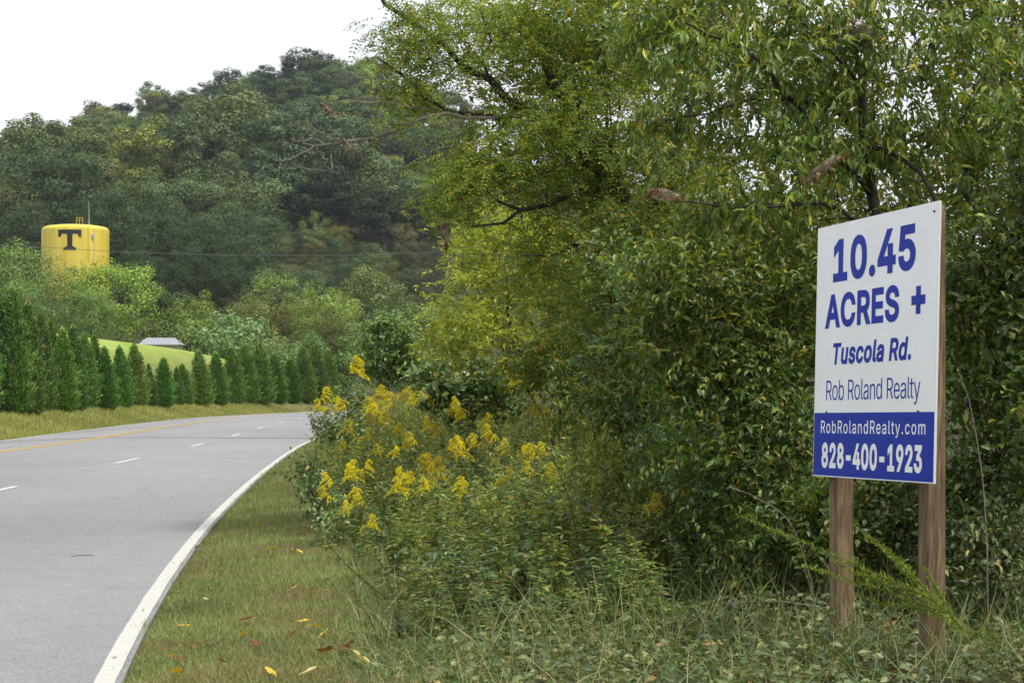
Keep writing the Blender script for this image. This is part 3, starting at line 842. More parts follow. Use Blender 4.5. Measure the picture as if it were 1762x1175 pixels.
# light trees in front of the tank and past the meadow
for (kind, x, yt, Y, w, col, lab) in [
    ('round', 40, 412, 232, 1.05, (1.7, 1.6, 1.05), 'bright green round tree at the foot of the tank, cut by the left edge'),
    ('round', 110, 455, 226, 1.05, (1.55, 1.55, 1.05), 'green round tree directly below the tank'),
    ('round', 200, 440, 222, 1.10, (2.5, 2.35, 1.0), 'big yellow green round tree right below the tank'),
    ('round', 20, 470, 214, 1.0, (1.4, 1.45, 1.0), 'green round tree behind the tallest evergreens'),
    ('round', 150, 490, 210, .95, (1.5, 1.5, 1.0), 'green rounded tree behind the evergreen row, left of the yellow green tree'),
    ('small', 262, 482, 232, 1.3, (.95, .85, .65), 'brownish bushy tree just right of the big yellow green tree'),
    ('small', 300, 500, 228, 1.3, (.85, .82, .65), 'dull olive bushy tree behind the shed'),
    ('small', 338, 500, 212, .95, (2.2, 1.9, .95), 'pointed yellow green young tree right of the shed'),
    ('shrub', 305, 552, 212, 1.0, (1.7, 1.6, 1.0), 'low green bush peeping over the shed roof'),
    ('shrub', 405, 535, 206, 1.35, (1.7, 1.75, 1.75), 'silvery grey green bush behind the evergreen row'),
    ('airy', 430, 505, 236, .9, (1.5, 1.3, .9), 'thin olive tree behind the silvery bush'),
    ('airy', 476, 450, 262, 1.0, (1.9, 1.7, 1.1), 'tall airy olive tree with visible pale stems'),
    ('round', 565, 490, 244, .85, (2.2, 1.95, .95), 'domed yellow green tree in front of the scrub'),
    ('small', 640, 455, 300, 1.1, (1.6, 1.3, 1.0), 'greyish half bare tree beyond the domed tree'),
    ('round', 660, 540, 190, .8, (1.5, 1.5, 1.0), 'green tree behind the dark roadside bush'),
    ('small', 700, 520, 150, 1.0, (1.15, 1.25, .9), 'upright fresh green tree right behind the dark roadside bush'),
    ('small', 605, 560, 170, 1.1, (1.5, 1.5, 1.1), 'soft green tree at the end of the evergreen row'),
    ('small', 735, 505, 170, 1.2, (1.8, 1.6, 1.0), 'pale green tree beside the yellow roadside tree'),
    ('shrub', 470, 578, 200, 1.2, (1.7, 1.4, 1.0), 'brownish shrub at the far edge of the meadow'),
    ('shrub', 500, 590, 196, 1.2, (1.3, 1.3, 1.1), 'low green shrub at the far end of the meadow'),
    ('shrub', 360, 545, 214, 1.2, (1.25, 1.2, .9), 'dull green shrub left of the silvery bush')]:
    place_px(kind, x, yt, Y, lab, 'shrub' if kind == 'shrub' else 'tree', group='light trees past the meadow', col=(1.22 * col[0], 1.45 * col[1], 1.35 * col[2]), wide=w, seed=300 + k); k += 1

# ------------------------------------------------------------------ evergreens along the road
def spire_proto(seed, h=5.0, r=.95, nb=300, mat='cedar', name='evergreen_tree'):
    """A columnar evergreen: upswept branch sprays of uneven reach round a hidden trunk."""
    rng = np.random.default_rng(seed)
    z = (np.arange(nb) + rng.random(nb)) / nb; z = z ** 1.12 * .97
    prof = np.interp(z, [0, .05, .2, .45, .75, .92, 1], [.62, .90, 1.0, .86, .46, .18, .04])
    th = np.arange(nb) * 2.399 + rng.normal(size=nb) * .3
    reach = r * prof * np.clip(1 + .20 * rng.normal(size=nb), .55, 1.38)
    per = 26; n = nb * per
    t = rng.random(n) ** .75
    ob = np.repeat(np.stack([np.cos(th), np.sin(th), np.zeros(nb)], -1), per, 0)
    rr_ = np.repeat(reach, per) * (.25 + .75 * t)
    lift_ = np.repeat(.30 + .25 * rng.random(nb), per) * np.repeat(reach, per) * t ** 1.4
    sidev = np.stack([-ob[:, 1], ob[:, 0], np.zeros(n)], -1)
    P = ob * rr_[:, None] + sidev * (rng.normal(size=n) * .10 * (.5 + t))[:, None] + np.array([0, 0, 1.0]) * (np.repeat(z, per) * h * .93 + lift_ + rng.normal(size=n) * .05)[:, None]
    D = unit(ob * .7 + np.array([0, 0, .65]) + sidev * rng.normal(size=(n, 1)) * .45 + rng.normal(size=(n, 3)) * .2)
    N = unit(ob * .6 + np.array([0, 0, .5]) + rng.normal(size=(n, 3)) * .5)
    root = thing(name, 'x', 'evergreen')
    b = MB(); b.tube([[0, 0, -.3], [0, 0, h * .5], [0, 0, h * .93]], [.09, .06, .015], 6); b.build('trunk', M['bark'], root)
    Lv = Leaves(); L = rng.uniform(.10, .24, n) * np.interp(np.repeat(z, per), [0, .8, 1], [1, .9, .7])
    Lv.add(P, D, N, L, L * .40)
    m = 700; zz = rng.random(m) * .88; tt = rng.uniform(0, 6.28, m)
    rr = r * .42 * np.interp(zz, [0, .2, .45, .75, 1], [.7, 1, .84, .5, .03])
    Lv.add(np.stack([rr * np.cos(tt), rr * np.sin(tt), zz * h], -1), np.stack([np.zeros(m), np.zeros(m), np.ones(m)], -1), np.stack([np.cos(tt), np.sin(tt), np.zeros(m)], -1), .5, .4)
    Lv.build('crown', M[mat], root)
    root['h'] = h
    return root
PROTO['spire'] = [spire_proto(81 + i, nb=(300, 260, 330, 280)[i]) for i in range(4)]
# base x, base y, top x, top y, width in photograph pixels, distance
SP = [(-28, 726, -40, 476, 60, 61), (3, 721, -8, 482, 56, 63), (30, 722, 20, 480, 60, 64), (57, 712, 46, 508, 50, 69), (77, 708, 68, 528, 44, 72), (95, 710, 84, 540, 46, 74), (116, 706, 106, 556, 44, 77),
      (134, 705, 124, 552, 42, 79), (153, 704, 143, 566, 42, 82), (169, 703, 160, 568, 36, 85), (189, 703, 178, 590, 36, 88), (214, 706, 204, 590, 42, 90), (240, 707, 229, 586, 44, 92), (262, 698, 254, 622, 24, 97),
      (284, 700, 281, 610, 40, 98), (307, 698, 303, 628, 24, 103), (321, 702, 312, 622, 34, 101), (351, 705, 339, 596, 42, 103), (380, 706, 369, 600, 40, 105), (407, 706, 395, 590, 42, 107), (434, 704, 418, 586, 40, 110),
      (457, 703, 444, 582, 42, 112), (483, 699, 468, 602, 36, 116), (506, 698, 498, 612, 36, 119), (531, 695, 519, 590, 38, 123), (554, 693, 540, 586, 36, 127), (574, 692, 562, 594, 34, 131), (592, 690, 583, 598, 32, 136)]
for j, (bx, by, tx, ty, wp, Y) in enumerate(SP):
    Ys = np.arange(46, 200, .5); o_ray, _i = lateral((bx - CX) * Ys / F_PX, Ys)
    inside = np.where(-o_ray - 7.45 < 0)[0]
    ok_ = np.where((-o_ray - 7.45 > 3.3 + .5 * math.sin(j * 1.7)) & (Ys > (Ys[inside[0]] if len(inside) else 0)))[0]
    Y = float(Ys[ok_[0]]) if len(ok_) else Y
    X = (bx - CX) * Y / F_PX; gzz = gz(X, Y)
    p = PROTO['spire'][j % 4]
    o = copy_tree(p) if p.name in USED else p
    USED.add(p.name)
    top_z = at(tx, ty, Y)[2]
    h = top_z - gzz
    o.location = (X, Y, gzz)
    o.scale = (wp * Y / F_PX / (1.75 if bx < 200 else 1.95), wp * Y / F_PX / (1.75 if bx < 200 else 1.95), h / 5.0)
    lean = math.atan2((bx - tx) * .95 * Y / F_PX, h)
    o.rotation_euler = (0, -lean, 0)
    for ch in o.children:
        ch.rotation_euler = (0, 0, 0)
        ch.color = (*tone(np.random.default_rng(900 + j), (1.05, 1.2, .95), .22), 1)
    if bx < 5: lab = 'evergreen spire cut by the left edge, tallest end of the roadside row' if bx < 0 else 'tall dense evergreen spire second from the left edge'
    elif j == len(SP) - 1: lab = 'last evergreen spire of the row, half hidden by the roadside weeds'
    else:
        near = 'in the close tall group at the left' if bx < 200 else 'beside the gap below the shed' if bx < 300 else 'along the far bend of the road'
        base = {True: 'short thin', False: 'full'}[(by - ty) < 82]
        cnt = ['first', 'second', 'third', 'fourth', 'fifth', 'sixth', 'seventh', 'eighth', 'ninth', 'tenth', 'eleventh', 'twelfth', 'thirteenth']
        pos_ = j - 2 if bx < 200 else j - 11 if bx < 300 else j - 15
        lab = f'{base} evergreen spire, {cnt[pos_]} from left of those {near}'
    for key in ('label', 'category', 'group'):
        if key in o: del o[key]
    tag(o, lab, 'evergreen', 'evergreen spires along the road')
# blue spruce behind the row
sp = spire_proto(99, 5.0, 1.45, 260, 'cedar', 'spruce_tree')
p = at(537, 566, 186)
sp.location = (p[0], 186, gz(p[0], 186)); sp.scale = (1.5, 1.5, (p[2] - gz(p[0], 186)) / 5)
for ch in sp.children: ch.color = (1.9, 1.9, 2.7, 1)
tag(sp, 'bluish spruce rising behind the far end of the evergreen row', 'tree')

# ------------------------------------------------------------------ water tank, shed, wire
M['tank'] = mat_noise('yellow_tank_paint', (.56, .44, .05), (.69, .55, .075), .7, .55, bump=0, spec=.35, stretch=(1.2, 1.2, .12))
M['black'] = mat_plain('black_paint', (.016, .015, .016), .55)
M['steel'] = mat_plain('galvanised_steel', (.42, .43, .44), .5, .5)
M['tin'] = mat_plain('grey_metal_roof', (.27, .28, .31), .5, .4)
M['boards'] = mat_noise('weathered_boards', (.20, .17, .145), (.31, .275, .24), 6, .9, stretch=(6, 6, .4))
TY = 338.0
tc_ = at(130, 386, TY); TR = 57 * TY / F_PX; ttop = tc_[2]; tz0 = gz(tc_[0], TY) - 1
tank = thing('water_tank', 'round yellow water tank with a black block letter, above the trees', 'water tank', (tc_[0], TY, 0))
prof = [(tz0, TR), (ttop - 1.35, TR)] + [(ttop - 1.35 + .85 * math.sin(a), TR - .95 * (1 - math.cos(a))) for a in np.linspace(.15, 1.4, 9)] + [(ttop - .28, TR * .6), (ttop - .12, TR * .3), (ttop, .02)]
prof.sort()
k = 72; th = np.arange(k) * 2 * math.pi / k
V = np.concatenate([np.stack([r * np.cos(th), r * np.sin(th), np.full(k, z)], -1) for z, r in prof])
i = np.arange(len(prof) - 1)[:, None] * k; j = np.arange(k)[None]; j2 = (j + 1) % k
mesh_np('shell', V, [np.stack([i + j, i + j2, i + k + j2, i + k + j], -1).reshape(-1, 4)], M['tank'], tank, smooth=True)
TV = unit(np.array([tc_[0], TY, 0.0])); TL = np.array([TV[1], -TV[0], 0.0])
def on_tank(px_, py_, lift=.03):
    """A point on the tank's road side where photograph pixel column px_ and row py_ meet it."""
    x = (px_ - 130) * TY / F_PX
    r = TR + lift
    p = TL * x - TV * math.sqrt(max(r * r - x * x, 0))
    return np.array([p[0], p[1], at(px_, py_, TY - TR)[2]])
def tank_patch(name, cols, mat, lift=.03, thick=.05):
    """A painted shape on the shell: columns of (x, y0, y1)."""
    V = []; F = []
    for a, (x, y0, y1) in enumerate(cols):
        V += [on_tank(x, y0, lift), on_tank(x, y1, lift)]
        if a: n0 = 2 * (a - 1); F.append([n0, n0 + 1, n0 + 3, n0 + 2])
    return mesh_np(name, np.array(V), [np.array(F)], mat, tank)
Tx, Ty0, Ty1 = 120.5, 395, 430
def tcol(x):
    dx = abs(x - Tx)
    if dx <= 4.2: return (Ty0, Ty1 - .2)
    if dx <= 6: return (Ty0, Ty0 + 9 - (dx - 4.2) * .9)
    if dx <= 12.5: return (Ty0, Ty0 + 7.2)
    return (Ty0, Ty0 + 7.2 + min(5.4, (dx - 12.5) * 1.0 + (dx > 14) * 2.5))
cols = [(x, *tcol(x)) for x in np.concatenate([np.linspace(Tx - 19, Tx + 19, 77)])]
cols = [(x, a, min(b, Ty0 + 12.5) if abs(x - Tx) > 4.2 else b) for x, a, b in cols]
tank_patch('letter_bar', cols, M['black'])
tank_patch('letter_foot', [(x, Ty1 - 4.4 - max(0, 3.2 - (abs(x - Tx) - 4.2) * .9) * (abs(x - Tx) > 4.2) - (abs(x - Tx) <= 4.2) * 3.2, Ty1) for x in np.linspace(Tx - 10.5, Tx + 10.5, 43)], M['black'], .045)
b = MB()
for dx in (-.22, .22):
    b.tube([on_tank(151, 388, .12) + [dx, 0, 0], on_tank(151, 446, .12) + [dx, 0, 0]], .04, 5)
for zz in np.linspace(0, 1, 16):
    p0 = on_tank(151, 388 + 58 * zz, .12); b.tube([p0 + [-.22, 0, 0], p0 + [.22, 0, 0]], .025, 4)
b.build('ladder', M['tank'], tank)
b = MB(); b.tube([on_tank(161, 392, .07), on_tank(161, 448, .07)], .045, 5); b.build('conduit', M['steel'], tank)
b = MB(); q = on_tank(158.5, 405, .14); b.box(q - [.28, .1, .3], q + [.28, .1, .3]); b.build('control_box', M['steel'], tank)
b = MB()
for dx in (-.7, -.15, .45):
    b.tube([[ (146 - 130) * TY / F_PX + dx, -3.6, ttop - .25], [(146 - 130) * TY / F_PX + dx, -3.6, ttop + .85]], .04, 5)
b.tube([[(146 - 130) * TY / F_PX - .7, -3.6, ttop + .85], [(146 - 130) * TY / F_PX + .45, -3.6, ttop + .85]], .04, 5)
b.tube([[(146 - 130) * TY / F_PX - .7, -3.6, ttop + .4], [(146 - 130) * TY / F_PX + .45, -3.6, ttop + .4]], .03, 5)
b.build('roof_railing', M['tank'], tank)
b = MB(); b.tube([[(160 - 130) * TY / F_PX, -3.2, ttop - .6], [(160 - 130) * TY / F_PX, -3.2, ttop + 3.7]], [.07, .035], 6)
b.build('antenna', M['steel'], tank)

SY = 186.0
sl = at(240, 590, SY); sr_ = at(308, 596, SY)
shed = thing('shed', 'small shed with a grey metal roof beyond the meadow crest', 'shed', (0, 0, 0))
cx = (sl[0] + sr_[0]) / 2; hw_ = (sr_[0] - sl[0]) / 2 - .12; zr = at(0, 580.5, SY)[2]; ze = at(0, 591.5, SY)[2]; zb = gz(cx, SY) - .2
b = MB()
b.box((cx - hw_, SY - .2, zb), (cx + hw_, SY + 3.0, ze - .02)); 
b.add([[cx - hw_, SY - .2, ze - .02], [cx - hw_, SY + 3.0, ze - .02], [cx - hw_, SY + 1.4, zr - .06], [cx + hw_, SY - .2, ze - .02], [cx + hw_, SY + 3.0, ze - .02], [cx + hw_, SY + 1.4, zr - .06]], [], [[0, 2, 1], [3, 4, 5]])
b.build('wall', M['boards'], shed)
b = MB()
sk = .75
b.add([[cx - hw_ - .15 - sk * 0, SY - .4, ze - .06], [cx + hw_ + .2, SY - .4, ze - .06], [cx + hw_ - .55, SY + 1.4, zr], [cx - hw_ + .28, SY + 1.4, zr], [cx - hw_ - .15, SY + 3.2, ze - .06], [cx + hw_ + .2, SY + 3.2, ze - .06],
       [cx - hw_ - .15, SY - .4, ze - .14], [cx + hw_ + .2, SY - .4, ze - .14]], [[0, 1, 2, 3], [3, 2, 5, 4], [6, 7, 1, 0]], [[0, 3, 4], [1, 5, 2]])
b.build('roof', M['tin'], shed)
b = MB()
for x in np.linspace(cx - hw_ + .3, cx + hw_ - .6, 9):
    p0 = np.array([x, SY - .4, ze - .03]); p1 = np.array([x, SY + 1.4, zr + .02]); b.tube([p0, p1], .022, 4)
b.build('roof_seam', M['tin'], shed)
shed.children[-1]['kind'] = 'stuff'

wp = [at(-120, 419, 150), at(45, 424, 150), at(190, 432.5, 150), at(300, 436.5, 150), at(440, 439.5, 150), at(560, 439.5, 150), at(680, 436.5, 150), at(770, 433, 150), at(980, 422, 150), at(1150, 412, 150)]
b = MB(); P = catmull(np.array(wp), 8); b.tube(P, .021, 5)
tag(b.build('overhead_wire', mat_plain('weathered_cable', (.10, .10, .11), .6)), 'thin dark overhead wire sagging across below the tank letter', 'wire')

# ------------------------------------------------------------------ the roadside sign
M['sign_white'] = mat_board('white_fluted_board', (.84, .85, .875))
M['sign_blue'] = mat_board('blue_print', (.004, .026, .34), .5, .18)
M['edge'] = mat_plain('board_edge', (.60, .61, .63), .5)
M['post'] = mat_wood()
M['screw'] = mat_plain('screw_head', (.10, .10, .10), .5, .5)
SW = 1.222
s_l = np.array([1.488, 9.17, 0.0]); s_r = np.array([1.815, 8.0, 0.016])
ex = unit(s_r - s_l)                                    # along the board, from far left to near right
lean_ = math.radians(1.7)
en = unit(np.array([-ex[1], ex[0], 0]))       # outward normal
if en[0] > 0: en = -en
en2 = unit(en * math.cos(lean_) + np.array([0, 0, 1.0]) * math.sin(lean_)); en2 = unit(en2 - ex * (en2 @ ex))
ez = np.cross(ex, -en2)
org = s_l + np.array([0, 0, 0.974])                      # lower far corner of the face
SR = np.stack([ex, -en2, ez], 1)                         # local x along, y into the board, z up
sign = thing('realty_sign', 'white and blue square realty sign on two wooden posts', 'sign', tuple(org))
sign.rotation_euler = mathutils.Matrix(SR.tolist()).to_euler()
b = MB(); b.box((0, 0, 0), (SW, .010, SW)); b.build('panel', [M['sign_white']], sign)
b = MB()
b.box((-.002, -.0005, -.0016), (SW + .002, .0105, .0012)); b.box((SW - .0012, -.0007, 0), (SW + .0022, .0108, SW))
b.build('panel_edge', M['edge'], sign)
BAND = SW * (1 - .747)
b = MB(); b.box((0.004, -.0006, .004), (SW - .003, -.0002, BAND)); b.build('blue_band', M['sign_blue'], sign)

GLYPH = {
    '+': (453, [[198,34,198,364,255,364,255,34],[61,172,61,226,391,226,391,172]]),
    '-': (453, [[337,244,337,188,114,188,114,244]]),
    '.': (188, [[95,-4,83,-3,73,1,63,9,55,18,51,29,50,41,51,53,55,64,63,73,73,81,83,85,95,87,107,85,118,81,128,73,135,64,140,53,141,41,140,29,135,18,128,9,118,1,107,-3]]),
    '0': (453, [[227,-7,191,-3,158,7,130,24,105,48,85,77,69,113,61,138,55,164,51,192,49,222,48,254,49,286,51,316,55,344,61,370,69,395,85,431,106,461,130,484,159,502,191,512,227,516,262,512,295,502,323,484,348,461,368,431,384,395,392,370,398,344,402,316,404,286,405,254,404,222,402,192,398,164,392,138,384,113,368,77,348,48,323,24,295,7,263,-3],[227,50,250,52,271,60,290,74,306,92,320,116,330,144,338,176,342,213,344,254,342,295,338,332,330,365,320,393,306,416,290,435,271,449,250,457,227,460,203,457,182,449,163,435,147,416,134,393,123,365,115,332,111,295,109,254,111,213,115,176,123,144,134,116,147,92,163,74,182,60,203,52]]),
    '1': (453, [[76,0,76,55,391,55,391,0],[276,509,276,0,212,0,212,448,209,448,86,358,86,427,198,509]]),
    '2': (453, [[64,0,64,47,234,229,252,248,268,266,282,282,294,298,303,312,311,327,316,341,319,356,320,371,319,389,315,405,308,419,298,431,287,441,273,449,258,455,241,458,224,460,205,458,188,454,172,447,159,438,148,427,139,413,132,398,128,381,127,362,66,362,68,391,75,418,86,442,102,464,121,482,143,496,168,507,196,513,225,516,254,513,281,507,306,497,328,482,346,465,361,445,372,423,379,398,381,372,380,354,377,336,371,318,363,299,351,280,336,259,317,235,294,209,267,180,153,60,153,57,389,57,389,0]]),
    '3': (453, [[218,-7,188,-5,159,1,133,10,108,22,88,38,70,57,57,79,48,104,44,132,109,132,112,115,118,100,126,87,137,76,150,66,165,59,182,54,200,51,219,50,239,51,258,55,275,61,291,69,304,80,315,93,323,108,328,125,329,145,328,163,323,180,316,196,306,211,292,223,275,234,254,241,229,246,201,248,157,248,157,299,288,448,288,452,70,452,70,509,372,509,372,461,211,278,211,289,247,290,279,286,308,276,333,262,354,244,371,222,383,198,391,173,393,145,390,116,383,90,370,66,354,45,333,27,309,12,281,2,251,-5]]),
    '4': (453, [[40,105,40,158,247,509,311,509,109,166,109,163,413,163,413,105],[282,0,282,121,282,146,282,318,343,318,343,0]]),
    '5': (453, [[221,-7,192,-5,165,1,140,11,118,25,99,41,83,60,71,82,63,105,60,130,122,130,125,115,130,102,138,89,148,78,160,68,173,60,188,54,204,51,221,50,241,51,259,56,276,64,291,75,304,89,314,104,322,122,326,141,328,162,326,183,321,203,314,221,303,237,290,251,275,262,257,270,238,275,218,277,201,276,184,273,167,268,152,262,139,255,128,246,67,253,96,509,366,509,366,452,151,452,134,301,136,301,148,311,162,318,178,325,194,330,212,333,229,334,252,332,274,328,294,321,313,311,330,299,345,285,358,269,370,251,379,231,386,210,390,187,391,163,388,132,381,102,369,76,352,52,332,32,309,15,282,3,253,-4]]),
    '8': (453, [[226,-7,193,-5,163,1,136,11,111,25,91,42,74,62,62,84,54,109,52,135,53,156,58,176,65,195,75,212,87,228,101,241,117,252,134,260,153,265,153,267,129,276,109,289,93,308,80,330,73,354,70,380,73,405,79,429,90,450,106,469,124,485,146,498,170,508,197,514,226,516,255,514,282,508,306,498,328,485,346,469,361,450,373,429,379,405,382,380,379,354,372,330,359,308,343,289,323,276,300,267,300,265,319,260,335,252,351,241,365,228,377,212,387,195,395,176,399,156,401,135,398,109,391,84,378,62,362,42,341,25,317,11,289,1,259,-5],[226,49,248,50,267,54,285,60,300,69,313,79,323,91,331,106,335,121,337,139,335,157,330,173,322,189,312,202,298,213,283,223,265,230,247,234,226,235,206,234,187,230,169,223,154,213,140,202,130,189,122,173,117,157,115,139,117,121,121,106,129,91,139,79,152,69,167,60,185,54,205,50],[226,290,244,291,260,294,274,300,287,308,298,318,307,330,314,344,318,359,319,376,318,392,314,407,308,420,299,432,288,442,275,449,260,455,244,459,226,460,208,459,192,455,177,449,164,442,153,432,145,420,138,407,134,392,133,376,134,359,138,344,145,330,154,318,165,308,178,300,193,294,209,291]]),
    '9': (453, [[226,516,256,513,285,506,310,494,333,478,352,458,368,434,380,408,387,378,389,347,387,322,382,296,373,270,359,240,340,207,315,168,200,0,130,0,301,248,307,248,302,238,295,229,287,221,278,214,268,207,257,202,245,198,232,195,218,195,188,197,161,203,137,214,116,229,98,247,83,269,72,294,66,321,64,352,66,382,73,411,85,436,101,459,120,479,143,494,168,506,196,513],[226,460,207,459,190,454,174,446,160,435,148,423,138,407,131,390,127,372,125,352,127,331,131,313,138,295,148,280,160,268,174,257,190,250,207,245,226,243,245,245,263,249,279,257,293,267,305,280,314,295,322,312,326,330,327,350,326,371,322,390,314,407,305,422,293,435,279,446,263,454,245,459]]),
    'A': (480, [[16,0,201,509,276,509,463,0,395,0,287,302,280,323,272,346,264,372,255,402,244,438,232,478,245,478,233,437,222,402,213,371,204,345,197,322,191,302,85,0],[110,142,110,199,370,199,370,142]]),
    'C': (510, [[267,-7,242,-6,217,-2,194,5,171,13,150,25,131,39,113,55,97,73,82,93,70,115,59,140,51,166,45,193,41,223,40,254,41,285,45,315,51,343,59,369,70,393,82,415,97,436,113,454,131,470,150,484,171,495,194,504,217,510,242,514,267,516,293,514,317,511,340,504,362,496,383,485,402,471,419,456,435,438,448,418,459,397,467,373,473,348,408,348,404,365,397,380,389,395,380,407,369,418,357,428,344,437,330,444,315,449,300,453,284,455,267,456,237,453,209,445,184,432,161,414,141,391,125,364,113,332,106,295,103,254,106,213,113,177,125,145,141,117,161,94,184,76,210,63,237,56,267,53,284,54,300,56,315,60,330,65,344,72,357,81,369,90,380,102,389,114,397,128,404,144,408,160,473,160,467,135,459,112,448,91,435,71,420,53,402,38,383,24,363,13,341,5,317,-2,293,-6]]),
    'E': (419, [[60,0,60,509,372,509,372,452,125,452,125,286,355,286,355,229,125,229,125,57,375,57,375,0]]),
    'R': (449, [[60,0,60,509,236,509,273,506,305,500,333,489,356,473,376,455,390,433,401,408,407,381,409,352,407,323,401,296,390,271,376,250,356,232,333,217,305,206,273,200,236,198,96,198,96,255,234,255,258,256,280,260,298,267,313,276,325,287,334,300,340,316,344,333,345,352,344,371,340,389,334,405,325,419,313,430,298,440,279,446,258,451,233,452,125,452,125,0],[353,0,230,229,303,229,428,0]]),
    'S': (447, [[224,-9,188,-7,156,-1,128,9,102,23,81,40,64,60,51,83,42,109,38,137,104,137,108,118,114,102,123,88,136,76,150,66,166,59,185,53,204,50,224,49,246,50,267,54,286,60,303,69,317,79,329,92,338,106,344,122,346,139,344,154,340,168,332,179,322,189,310,197,296,205,280,211,263,217,245,222,184,239,145,253,112,269,86,289,67,313,56,341,52,372,54,400,62,425,75,448,92,468,113,484,138,498,165,508,195,514,227,516,259,514,289,508,316,498,340,484,360,468,377,449,390,427,398,403,401,378,337,378,332,402,320,421,302,437,280,449,254,456,225,459,204,457,185,454,167,448,152,440,139,430,129,418,121,405,117,391,115,376,117,359,122,345,131,334,142,324,155,315,169,308,184,302,198,297,212,293,264,279,279,275,295,270,312,264,328,256,344,248,359,238,372,226,384,213,395,198,402,180,407,161,408,139,406,112,399,87,386,64,370,43,349,25,323,11,294,0,261,-7]]),
    'T': (449, [[32,452,32,509,417,509,417,452,257,452,257,0,193,0,193,452]]),
    'a': (389, [[160,-9,137,-7,115,-3,94,5,76,15,60,29,48,45,38,63,32,84,30,108,32,128,36,146,43,161,53,174,64,184,78,193,92,200,108,206,125,211,143,214,161,217,178,220,234,227,247,229,257,231,265,235,271,240,274,246,276,255,276,257,275,272,272,285,267,297,260,307,251,315,240,322,227,327,212,330,196,331,178,330,163,327,149,322,137,316,127,309,118,301,110,292,104,283,100,274,41,291,51,313,64,331,79,346,95,358,114,368,133,375,153,380,173,383,194,384,208,384,223,382,239,379,255,375,271,369,286,360,300,350,312,336,322,320,330,301,335,278,337,251,337,0,277,0,277,52,272,52,267,43,260,34,252,25,242,16,229,8,215,1,199,-4,181,-7],[170,45,192,47,211,51,228,59,242,68,254,80,263,93,270,108,274,122,276,138,276,190,272,187,267,184,259,182,251,180,241,178,231,176,200,171,175,168,161,166,147,163,134,159,122,153,112,147,103,139,97,130,93,118,92,105,93,93,96,82,102,72,109,64,119,57,130,52,142,48,156,46]]),
    'b': (424, [[229,-8,208,-7,189,-3,172,4,159,12,147,21,138,31,130,41,123,50,118,59,112,59,112,0,53,0,53,509,114,509,114,319,118,319,123,327,130,336,137,346,147,355,158,364,171,373,188,379,207,383,229,384,259,382,287,374,313,361,335,342,354,320,370,293,381,261,388,227,390,189,388,151,381,116,370,84,355,57,336,34,313,16,288,3,260,-6],[220,47,242,49,262,55,279,66,294,80,306,97,316,117,323,139,327,163,328,189,327,215,323,239,316,261,307,281,295,298,280,311,262,322,243,328,220,330,198,328,178,322,161,312,147,299,134,282,125,263,118,241,114,216,113,189,114,162,118,138,125,115,135,95,147,78,162,65,179,55,198,49]]),
    'c': (396, [[207,-8,174,-5,144,3,117,16,93,35,72,58,56,85,44,116,37,150,34,187,37,225,44,260,56,291,72,318,93,341,117,360,144,374,174,382,207,384,226,384,243,381,260,377,276,371,291,364,305,356,318,346,330,335,340,322,349,308,356,293,362,277,303,262,300,272,295,281,290,289,284,297,278,304,270,311,261,316,252,321,242,325,231,328,220,329,207,330,184,328,163,321,145,310,130,296,118,278,108,258,102,236,98,212,96,187,98,163,102,139,108,117,118,97,130,80,145,66,163,55,184,49,207,46,220,47,232,49,243,52,253,55,262,60,271,66,279,73,285,80,292,89,297,98,301,107,304,117,363,102,357,86,350,70,341,56,331,43,319,32,306,21,292,12,277,5,261,-1,244,-5,226,-7]]),
    'd': (424, [[195,-8,165,-6,137,3,111,16,89,34,70,57,55,84,43,116,36,151,34,189,36,227,43,261,55,293,70,320,89,342,112,361,137,374,165,382,196,384,218,383,237,379,253,373,267,364,278,355,287,346,295,336,301,327,306,319,311,319,311,509,372,509,372,0,313,0,313,59,307,59,301,50,295,41,287,31,277,21,266,12,252,4,236,-3,217,-7],[205,47,226,49,246,55,263,65,278,78,290,95,299,115,306,138,310,162,312,189,310,216,306,241,300,263,290,282,278,299,263,312,246,322,227,328,205,330,182,328,162,322,145,311,130,298,118,281,108,261,102,239,98,215,96,189,98,163,102,139,109,117,118,97,130,80,145,66,162,55,182,49]]),
    'e': (404, [[212,-8,177,-5,145,3,117,16,92,35,72,58,56,85,44,116,37,150,34,187,36,224,44,258,55,290,71,317,91,340,115,359,142,373,172,382,205,384,226,383,246,380,266,374,285,366,303,355,319,341,334,324,347,305,357,282,365,256,370,227,371,194,371,169,75,169,75,221,338,221,310,202,308,226,304,248,298,269,288,286,277,301,263,314,246,323,227,328,205,330,183,328,164,323,146,313,131,301,119,286,109,270,102,251,97,231,96,211,96,178,98,151,102,127,110,106,121,88,135,73,151,61,169,53,190,48,212,46,227,47,241,49,254,53,265,58,276,65,285,73,294,82,300,93,306,105,365,91,358,72,348,55,335,39,320,26,302,14,283,4,261,-3,237,-7]]),
    'l': (189, [[139,-2,112,0,91,8,74,20,62,37,55,59,53,84,53,509,114,509,114,99,114,83,117,71,120,62,126,57,135,53,146,52,160,53,170,54,181,3,162,-1,154,-2,147,-2]]),
    'm': (610, [[53,0,53,379,112,379,112,295,108,295,114,314,122,331,132,346,144,358,158,368,172,376,187,382,203,385,219,386,245,383,268,375,287,361,303,342,314,320,321,295,312,295,318,312,326,329,337,343,350,356,364,366,381,375,398,381,417,385,437,386,458,385,478,380,497,372,514,361,529,346,541,328,550,307,555,283,557,255,557,0,496,0,496,254,493,279,485,298,473,313,456,323,438,329,419,330,402,329,387,326,374,320,363,312,353,302,345,290,340,277,336,263,335,247,335,0,274,0,274,260,272,280,265,297,253,311,238,322,220,328,199,330,185,329,171,326,158,320,145,312,135,302,126,289,119,274,115,257,114,238,114,0]]),
